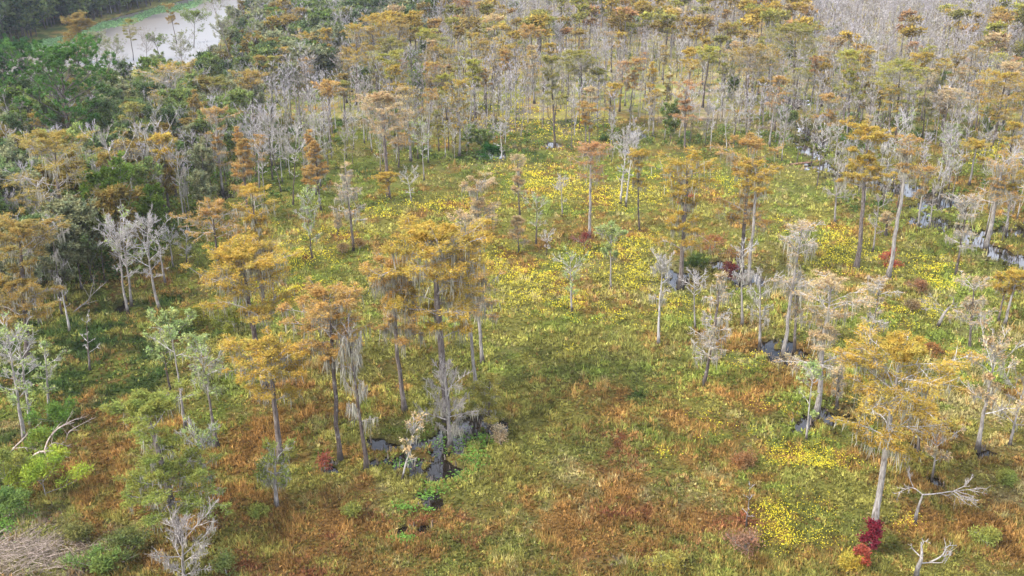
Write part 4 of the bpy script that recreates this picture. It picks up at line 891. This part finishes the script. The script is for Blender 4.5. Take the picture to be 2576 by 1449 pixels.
def area(px, py):
    if inpoly(px, py, FARBANK): return 'on the far river bank', 'trees of the far river bank'
    if inpoly(px, py, GREYS): return 'in the grey leafless stand beside the woods', 'trees of the grey leafless stand'
    if inpoly(px, py, WOODS):
        if py < 230: return ('near the river, left of the great pine' if px < 150 else 'near the river, behind the great pine' if px < 330 else 'in the woods by the river bend' if px < 620 else 'in the narrow head of the woods'), 'trees of the woods near the river'
        if py < 420: return ('around the foot of the great pine' if px < 330 else 'in the woods left of the grey stand'), 'trees deep in the left woods'
        if py < 620: return ('behind the dome-shaped olive-gold cypress' if px < 250 else 'in the woods right of the dome-shaped cypress'), 'trees in the middle of the left woods'
        return ('at the left edge by the bronze cypress' if px < 130 else 'at the dark woods edge facing the clearing'), 'trees of the near woods edge'
    row = 'far back' if py < 130 else 'midway back' if py < 250 else 'in the front rows'
    col = ('beside the woods' if px < 1000 else 'behind the large pale orange cypress' if px < 1200 else 'behind the dark green undergrowth' if px < 1400 else 'above the bright flower bed' if px < 1600 else
           'above the double-crowned cypress' if px < 1800 else 'above the leaning pale trunk' if px < 2010 else 'by the flooded channel' if px < 2200 else 'beyond the flooded channel' if px < 2400 else 'near the right edge')
    return row + ' ' + col, 'trees ' + row + ' ' + col
def hword(h): return 'low' if h < 8 else 'mid-height' if h < 11.5 else 'tall'
LIM = {'cypress': 215, 'bare': 238, 'broad': 285}
NM = {'cypress': 'cypress_tree', 'bare': 'bare_tree', 'broad': 'broadleaf_tree'}
WORD = {'cypress': 'cypress', 'bare': 'leafless tree', 'broad': 'leafy tree'}
far_sets = {}
for kind in ('cypress', 'bare', 'broad'):
    L = sorted(LST[kind]); first = {}
    for j, (dd, x, y, px, py, h, col) in enumerate(L):
        if py < -60: L = L[:]; 
        z0 = max(-.5, float(np.ravel(gh(np.array([x]), np.array([y])))[0]))
        barkc = [BK_D, BK_M, BK_G][j % 3] if kind == 'cypress' else [BK_G, BK_W, BK_M, BK_D][j % 4] if kind == 'bare' else BK_D
        twc = [TW_G, TW_G, BK_M][j % 3] if kind == 'cypress' else ([TW_L, TW_W, TW_G][j % 3] if j < LIM['bare'] else [TW_L, TW_W, TW_G, BK_G, TW_L][j % 5]) if kind == 'bare' else BK_G
        if j < LIM[kind] and -30 < px < 2606:
            v = int(RNG.integers(len(PRO[kind]))); s = h / 10.0
            ap, ag = area(px, py)
            if kind == 'bare':
                tw = {TW_L: 'lilac-grey', TW_W: 'white', TW_G: 'ash-grey'}[twc]
                label = f'{hword(h)} {tw} {WORD[kind]} {ap}'
            else: label = f'{hword(h)} {tone(col)} {WORD[kind]} {ap}'
            ag = (WORD[kind] + ' ' + ag).replace('leafless tree trees', 'leafless trees').replace('leafy tree trees', 'leafy trees').replace('cypress trees', 'cypresses')
            cols = {'trunk': barkc, 'branches': twc, 'crown': tuple(np.array(col) * RNG.uniform(.85, 1.15)) if kind != 'bare' else PGREEN, 'moss': MOSS}
            if v not in first:
                p = PRO[kind][v]; r = realise(p, NM[kind], label, WORD[kind], (x, y, z0), cols, ag); first[v] = r
                r.rotation_euler = (0, 0, RNG.uniform(0, 6.28)); r.scale = (s * .95, s * .95, s)
            else:
                copy_tree(first[v], (x, y, z0), RNG.uniform(0, 6.28), s * RNG.uniform(.85, 1.1), label, ag, cols)
        else:
            key = 'far_bank' if inpoly(px, py, FARBANK) else kind
            far_sets.setdefault(key, []).append((kind, x, y, z0, h, col, barkc, twc))
STUFFN = {'cypress': ('cypress_forest', 'far-off mass of orange and olive cypresses toward the horizon'), 'bare': ('leafless_forest', 'far-off pale grey leafless forest filling the upper right'),
          'broad': ('green_woods', 'deeper mass of green leafy trees inside the left woods'), 'far_bank': ('far_bank_woods', 'dark green woods across the river')}
for key, items in far_sets.items():
    WV, WQ, WT, LV, LT, LTt, La = [], [], [], [], [], [], []; o = 0; lo = 0
    for (kind, x, y, z0, h, col, bk, tw) in items:
        p = FARP[kind][int(RNG.integers(len(FARP[kind])))]; s = h / 10.0; a = RNG.uniform(0, 6.28); ca, sa = math.cos(a), math.sin(a)
        def tf(V, wd=1.0): return np.stack([(V[:, 0] * ca - V[:, 1] * sa) * s * wd + x, (V[:, 0] * sa + V[:, 1] * ca) * s * wd + y, V[:, 2] * s + z0], 1)
        for nm, cc in (('trunk', bk), ('branches', tw)):
            V, Q = p[nm]; WV.append(tf(V)); WQ.append(Q + o); o += len(V); WT.append(np.broadcast_to(np.array(cc) * .9, (len(V), 3)))
        if 'crown' in p:
            V, Tt, at_ = p['crown']; LV.append(tf(V)); LT.append(Tt + lo); lo += len(V); La.append(at_)
            LTt.append(np.broadcast_to(np.array(col) * RNG.uniform(.65, .95), (len(V), 3)))
    nm, lab = STUFFN[key]
    ob = put(nm, mesh_np(nm, np.concatenate(WV), np.concatenate(WQ), 4, tint=np.concatenate(WT), smooth=True), M_TWIG_V); tag(ob, lab, 'forest', kind='stuff')
    if LV:
        c2 = put('foliage', mesh_np('foliage', np.concatenate(LV), np.concatenate(LT), 3, attr=np.concatenate(La), tint=np.concatenate(LTt)), M_LEAF_V, ob); c2['kind'] = 'stuff'
    print(key, len(items))
print({k: len(v) for k, v in LST.items()})

# where look and surroundings agree, say which one in the row
same = {}
for o in list(C.objects):
    if o.parent is None and o.get('group'): same.setdefault(o['label'], []).append(o)
ORD = 'leftmost,second,third,fourth,fifth,sixth,seventh,eighth,ninth,tenth,eleventh,twelfth,thirteenth,fourteenth,fifteenth,sixteenth,seventeenth,eighteenth,nineteenth,twentieth'.split(',')
NUM = 'one,two,three,four,five,six,seven,eight,nine,ten,eleven,twelve,thirteen,fourteen,fifteen,sixteen,seventeen,eighteen,nineteen,twenty'.split(',')
for lab, os_ in same.items():
    n = len(os_)
    if n < 2 or n > 20: continue
    os_.sort(key=lambda o: float(proj(o.location.x, o.location.y)[0]))
    for w in ('leafy tree', 'leafless tree', 'cypress'):
        if w in lab: lab2 = lab.replace(w, w + ('es' if w == 'cypress' else 's'), 1); break
    for i, o in enumerate(os_):
        pre = 'leftmost of ' if i == 0 else 'rightmost of ' if i == n - 1 else ORD[i] + ' from left of '
        t = pre + NUM[n - 1] + ' ' + lab2
        if len(t.split()) > 16: t = t.replace(' the ', ' ')
        if len(t.split()) > 16: t = t.replace('in front rows', 'front rows').replace(' in woods', ' woods').replace('in grey leafless stand', 'in grey stand')
        if len(t.split()) > 16: t = t.replace('from left of', 'of')
        o['label'] = t

# ------------------------------------------------------------------ ground cover
def screen_pts(n, x0, x1, y0, y1):
    px = RNG.uniform(x0, x1, n); py = RNG.uniform(y0, y1, n); x, y = at(px, py); return x, y, px, py
def tuft_mesh(x, y, z, col, n, ln, wd, lean, up=1.0):
    """n blades in every tuft"""
    N = len(x); M = N * n
    A = np.stack([x, y, z], 1).repeat(n, 0); A[:, :2] += RNG.normal(0, .16, (M, 2)) * np.repeat(ln, n)[:, None] * 1.3
    az = RNG.uniform(0, 6.283, M); tl = np.abs(RNG.normal(0, lean, M))
    d = np.stack([np.cos(az) * tl, np.sin(az) * tl, np.full(M, up)], 1); d = unit(d)
    l = np.repeat(ln, n) * RNG.uniform(.5, 1.3, M); w = np.repeat(wd, n) * RNG.uniform(.6, 1.4, M)
    th = RNG.uniform(0, 6.283, M); s = np.stack([np.cos(th), np.sin(th), 0 * th], 1) * w[:, None] * .5
    V = np.stack([A - s, A + s, A + d * l[:, None]], 1).reshape(-1, 3)
    c = np.repeat(col, n, 0) * RNG.uniform(.75, 1.25, (M, 1))
    return V, np.arange(3 * M).reshape(-1, 3), np.repeat(c, 3, 0), np.repeat(RNG.uniform(0, 1, M), 3)
x, y, px, py = screen_pts(125000, -250, 2826, 300, 1560)
pm = pool_mask(x, y); z = gh(x, y, pm)
keep = (pm < .35) & ~(inpoly(px, py, WOODS) & (py < 700))
bank = np.exp(-(((px - 40) / 150) ** 2 + ((py - 1425) / 50) ** 2))
keep &= RNG.uniform(0, 1, len(x)) > bank * 1.05
x, y, z, px, py = x[keep], y[keep], z[keep], px[keep], py[keep]
Wt = colour_weights(x, y); cum = np.cumsum(Wt ** 1.1 / (Wt ** 1.1).sum(-1, keepdims=True), -1)
ci = np.minimum((RNG.uniform(0, 1, (len(x), 1)) > cum).sum(-1), len(PAL) - 1)
col = PAL[ci] * .55 + (Wt @ PAL) * .45
dist = np.sqrt(x * x + y * y + CAM_H ** 2); col = col * RNG.uniform(.7, 1.3, (len(x), 1)) * np.clip(.28 + 1.35 * fbm(x, y, 1.4, 655, 3), .4, 1.5)[:, None] * np.where(dist < 105, .86, 1.03)[:, None]  # low growth between clumps tinted darker, its shade painted into the colour
dist = np.sqrt(x * x + y * y + CAM_H ** 2)
thick = .5 * fbm(x, y, 1.4, 655, 3) + .5 * fbm(x, y, 3.2, 640, 2)
ln = (.26 + .75 * np.clip((thick - .32) * 2.6, 0, 1)) * np.where(np.isin(ci, (1, 2, 5)), .95, .85) * np.clip(dist / 110, .85, 1.1)
herb = RNG.uniform(0, 1, len(x)) < np.where(np.isin(ci, (3, 4, 8, 0)), .8, .7)
Va, Fa, Ta, aa = tuft_mesh(x[~herb], y[~herb], z[~herb] - .05, col[~herb], 9, ln[~herb] * 1.15, np.clip(.075 * dist[~herb] / 90, .06, .12), .45)
Vb, Fb, Tb, ab = tuft_mesh(x[herb], y[herb], z[herb] + .05, col[herb], 9, ln[herb] * .55, np.clip(.17 * dist[herb] / 90, .11, .22), 1.1, .8)
tag(put('marsh_grass', mesh_np('marsh_grass', Va, Fa, 3, attr=aa, tint=Ta), M_GRASS), 'knee-high marsh grass, rust and straw in the foreground, green farther back', 'grass', kind='stuff')
tag(put('marsh_herbs', mesh_np('marsh_herbs', Vb, Fb, 3, attr=ab, tint=Tb), M_GRASS), 'low leafy marsh weeds matted between the grass', 'ground cover', kind='stuff')

# yellow flowers in drifts
FLW = [(1370, 470, 95, 34, 1.0), (1330, 440, 60, 14, .6), (1100, 527, 110, 17, .9), (960, 545, 60, 14, .6), (850, 600, 80, 14, .5), (760, 640, 80, 36, 1.0), (720, 735, 60, 32, .9), (860, 745, 70, 22, .7), (700, 690, 40, 40, .5),
       (1560, 505, 120, 30, .8), (1700, 470, 120, 28, .7), (1830, 480, 60, 20, .5), (1340, 700, 110, 34, 1.0), (1380, 770, 90, 26, .9), (1460, 640, 60, 22, .5), (1600, 620, 60, 20, .6), (1600, 700, 60, 40, 1.0), (1560, 650, 60, 20, .7), (1480, 800, 60, 14, .5),
       (1540, 815, 60, 12, .4), (1700, 775, 60, 14, .7), (1690, 805, 50, 16, .3), (1630, 840, 30, 8, .2), (1440, 895, 40, 8, .25), (1250, 660, 50, 30, .4), (2115, 612, 60, 24, 1.0), (2090, 660, 70, 26, .9), (1970, 575, 30, 14, .5), (2120, 690, 30, 12, .5),
       (2330, 688, 62, 30, 1.0), (2370, 720, 34, 22, 1.0), (2250, 660, 50, 12, .5), (2270, 790, 60, 14, .6), (2340, 790, 34, 16, .6), (2240, 830, 60, 20, .3), (2010, 1195, 60, 34, 1.0), (2060, 1170, 60, 34, .8), (1960, 1160, 30, 22, .5), (1940, 1300, 34, 26, .9),
       (1955, 1350, 44, 34, .9), (1970, 1385, 30, 16, .8), (2060, 1300, 40, 26, .3), (2060, 1380, 50, 24, .35), (2280, 1330, 30, 16, .5), (1840, 1045, 60, 12, .3), (1900, 935, 60, 14, .4), (1950, 910, 60, 18, .3), (1680, 1155, 40, 14, .3), (1860, 1080, 80, 30, .25), (1940, 1060, 60, 34, .25),
       (1255, 172, 50, 12, 1.0), (1090, 190, 40, 10, .8), (1300, 300, 120, 40, .6), (1430, 330, 90, 40, .5), (1700, 30, 160, 12, .5), (2500, 390, 60, 26, .7), (2270, 440, 50, 16, .3), (2420, 920, 80, 30, .15), (2090, 890, 60, 30, .15), (560, 870, 20, 20, .1), (520, 815, 30, 16, .2), (1000, 640, 60, 12, .3)]
fx_, fy_ = [], []
for (cx, cy, sx, sy, w) in FLW:
    n = int(w * sx * sy * .11 * (1.0 if cy > 1000 else 1.5))
    a = RNG.normal(0, .72, n) * sx + cx; b_ = RNG.normal(0, .72, n) * sy + cy
    q, r = at(a, b_); fx_.append(q); fy_.append(r)
x = np.concatenate(fx_); y = np.concatenate(fy_)
k = (fbm(x, y, 2.2, 71, 3) + .35 * fbm(x, y, 7, 72, 2) > .56) & (pool_mask(x, y) < .3)
x, y = x[k], y[k]; d = np.sqrt(x * x + y * y + CAM_H ** 2)
n = 4; X = np.repeat(x, n) + RNG.normal(0, .32, len(x) * n); Y = np.repeat(y, n) + RNG.normal(0, .22, len(x) * n)
Zf = gh(X, Y) + RNG.uniform(.45, .85, len(X)); s = np.repeat(np.clip(.046 * (d / 100) ** .9, .032, .11), n) * RNG.uniform(.6, 1.2, len(X))
nrm = unit(np.stack([RNG.normal(-.1, .5, len(X)), RNG.normal(-.35, .5, len(X)), np.ones(len(X))], 1)); t1 = unit(np.cross(nrm, np.array([1., .1, 0]))); t2 = np.cross(nrm, t1)
Cn = np.stack([X, Y, Zf], 1); ang = np.arange(5) * 2 * np.pi / 5
V = (Cn[:, None] + s[:, None, None] * (t1[:, None] * np.cos(ang)[None, :, None] + t2[:, None] * np.sin(ang)[None, :, None])).reshape(-1, 3)
Fq = np.arange(len(V)).reshape(-1, 5)
tint = np.repeat(np.array([.68, .56, .04]) * RNG.uniform(.6, 1.15, (len(X), 1)), 5, 0)
print('flowers', len(X))
tag(put('yellow_flowers', mesh_np('yellow_flowers', V, Fq, 5, attr=np.full(len(V), .5), tint=tint), M_PETAL), 'drifts of small bright yellow marsh flowers', 'flowers', kind='stuff')

# floating leaves on the pools, a green strip along the far river bank
LIL = [(1120, 1120, 60, 34, 260), (1010, 1165, 50, 16, 160), (1195, 1160, 34, 44, 420), (1205, 1110, 46, 18, 260), (1100, 1232, 30, 18, 240), (1020, 1285, 26, 12, 200), (1012, 1362, 28, 12, 240), (1080, 1290, 16, 10, 60), (1160, 1205, 30, 14, 200), (1070, 1250, 20, 12, 80), (1240, 385, 50, 8, 500), (1040, 490, 30, 8, 160), (2470, 830, 30, 8, 80), (55, 1310, 50, 30, 500), (20, 1350, 30, 30, 300)]
A_, cc = [], []
for (cx, cy, sx, sy, n) in LIL:
    a = RNG.normal(0, .55, n) * sx + cx; b_ = RNG.normal(0, .55, n) * sy + cy; q, r = at(a, b_); A_.append(np.stack([q, r, np.maximum(.03, gh(q, r)) + RNG.uniform(.05, .35, n)], 1))
A_ = np.concatenate(A_); M = len(A_)
nrm = unit(np.stack([RNG.normal(0, .5, M), RNG.normal(-.2, .5, M), np.ones(M)], 1)); t1 = unit(np.cross(nrm, np.array([1., .2, 0]))); t2 = np.cross(nrm, t1); ang = np.arange(6) * np.pi / 3; s = RNG.uniform(.05, .12, M)
V = (A_[:, None] + s[:, None, None] * (t1[:, None] * np.cos(ang)[None, :, None] * .7 + t2[:, None] * np.sin(ang)[None, :, None])).reshape(-1, 3)
tint = np.repeat(np.array([.12, .22, .04]) * RNG.uniform(.6, 1.3, (M, 1)), 6, 0)
tag(put('pond_leaves', mesh_np('pond_leaves', V, np.arange(len(V)).reshape(-1, 6), 6, attr=np.full(len(V), .5), tint=tint), M_GRASS), 'bright green broad water leaves crowding the pool margins', 'water plants', kind='stuff')
n = 9000; tt = RNG.uniform(0, 1, n); ex = np.interp(tt, [0, .25, .5, .75, 1], [70, 190, 300, 430, 600]); ey = np.interp(tt, [0, .25, .5, .75, 1], [125, 92, 56, 22, -20])
a = ex; b_ = ey + RNG.normal(0, 3.8, n) + 4 * np.sin(ex / 23.0); q, r = at(a, b_)
V, Fq, Tt, av = tuft_mesh(q, r, np.full(n, .05), np.array([[.19, .30, .13]]).repeat(n, 0), 3, np.full(n, .8), np.full(n, .9), 1.5, .25)
tag(put('floating_weed', mesh_np('floating_weed', V, Fq, 3, attr=av, tint=Tt), M_GRASS), 'pale green strip of floating weed along the far river bank', 'water plants', kind='stuff')

# knees: short dark root stubs crowding the wet places
kx, ky = [], []
for (cx, cy, rx, ry) in POOLS:
    n = int(min(60, 1.6 * rx * ry + 5)); th = RNG.uniform(0, 6.28, n); rr = RNG.uniform(.2, 1.25, n) ** .7
    kx.append(cx + rx * rr * np.cos(th)); ky.append(cy + ry * rr * np.sin(th))
kx = np.concatenate(kx); ky = np.concatenate(ky); n = len(kx); kz = np.minimum(gh(kx, ky), .1)
P = shoots(np.stack([kx, ky, kz - .1], 1), unit(RNG.normal(0, .08, (n, 3)) + np.array([0, 0, 1.])), RNG.uniform(.2, .8, n) + (.1 - kz), 4, 0, .05)
V, Q = tubes(P, taper(n, 4, RNG.uniform(.06, .16, n), .02), 5)
tag(put('cypress_knees', mesh_np('cypress_knees', V, Q, 4, tint=np.repeat(np.array([[.10, .08, .065]]).repeat(n, 0) * RNG.uniform(.6, 2.4, (n, 1)), 20, 0), smooth=True), M_TWIG_V), 'short dark root knees crowding the wet hollows', 'root knees', kind='stuff')

# undergrowth under the trees
x, y, px, py = screen_pts(15000, -200, 2780, 60, 720)
pm = pool_mask(x, y)
k = ((inpoly(px, py, WOODS) & (RNG.uniform(0, 1, len(x)) < .95)) | (inpoly(px, py, STAND) & (fbm(x, y, 10, 811, 3) > .57)) | (inpoly(px, py, GREYS) & (RNG.uniform(0, 1, len(x)) < .3))) & (pm < .3)
x, y, px, py = x[k], y[k], px[k], py[k]; z = gh(x, y)
inw_ = inpoly(px, py, WOODS)
hgt = np.where(inw_, RNG.uniform(.8, 3.0, len(x)), RNG.uniform(.4, 1.4, len(x)))
pal = np.array([(.07, .12, .035), (.10, .16, .04), (.13, .16, .05), (.17, .21, .05), (.20, .16, .06)]); pc = pal[RNG.integers(0, 5, len(x))]
n = 26; M = len(x) * n; A = np.stack([x, y, z], 1).repeat(n, 0); hh = hgt.repeat(n)
dd = RNG.normal(0, 1, (M, 3)); dd[:, 2] = np.abs(dd[:, 2]); dd = unit(dd) * RNG.uniform(.5, 1, (M, 1)); A = A + dd * np.stack([hh * .8, hh * .8, hh], 1)
V, Fq, av = leaves(A, unit(dd), .42, .30, (.1, .1, .1), .8)
tag(put('undergrowth', mesh_np('undergrowth', V, Fq, 3, attr=av, tint=np.repeat(pc.repeat(n, 0), 3, 0)), M_LEAF_V), 'tangled green undergrowth beneath the woods and cypress stand', 'undergrowth', kind='stuff')

# brushwood on the bank in the near left corner
n = 1700; a = RNG.normal(0, .6, n) * 150 + 60; b_ = RNG.normal(0, .6, n) * 48 + 1422; q, r = at(a, b_); zz = gh(q, r)
az = np.where(RNG.uniform(0, 1, n) < .5, RNG.normal(.35, .5, n), RNG.uniform(0, 6.28, n)); el = np.abs(RNG.normal(0, .25, n)); L = RNG.uniform(.2, 1.5, n) ** 1.3
d = np.stack([np.cos(az) * np.cos(el), np.sin(az) * np.cos(el), np.sin(el)], 1); P = shoots(np.stack([q, r, zz + RNG.uniform(.02, .3, n)], 1), d, L, 4, -.05, .1)
V, Q = tubes(P, taper(n, 4, RNG.uniform(.006, .024, n), .005), 3)
tag(put('brushwood', mesh_np('brushwood', V, Q, 4, tint=np.repeat(np.array([[.29, .23, .185]]).repeat(n, 0) * RNG.uniform(.35, 1.6, (n, 1)), 12, 0)), M_TWIG_V), 'dry grey-brown sticks and litter on the near left bank', 'brushwood', kind='stuff')

# ------------------------------------------------------------------ air
m, nt, ns, ls, out = newmat('haze')
v = N_(ns, 'VolumePrincipled'); v.inputs['Color'].default_value = (.82, .88, 1, 1); v.inputs['Density'].default_value = .00009; v.inputs['Anisotropy'].default_value = .2
ls.new(v.outputs[0], out.inputs['Volume'])
b0, b1 = (-5600, -90, -3), (5600, 5600, 60)
V = np.array([(x, y, z) for x in (b0[0], b1[0]) for y in (b0[1], b1[1]) for z in (b0[2], b1[2])], float)
Q = np.array([[0, 1, 3, 2], [4, 6, 7, 5], [0, 4, 5, 1], [2, 3, 7, 6], [0, 2, 6, 4], [1, 5, 7, 3]])
HAZE = True
if HAZE: tag(put('haze', mesh_np('haze', V, Q, 4), m), 'thin pale haze softening the far forest', 'haze', kind='stuff')
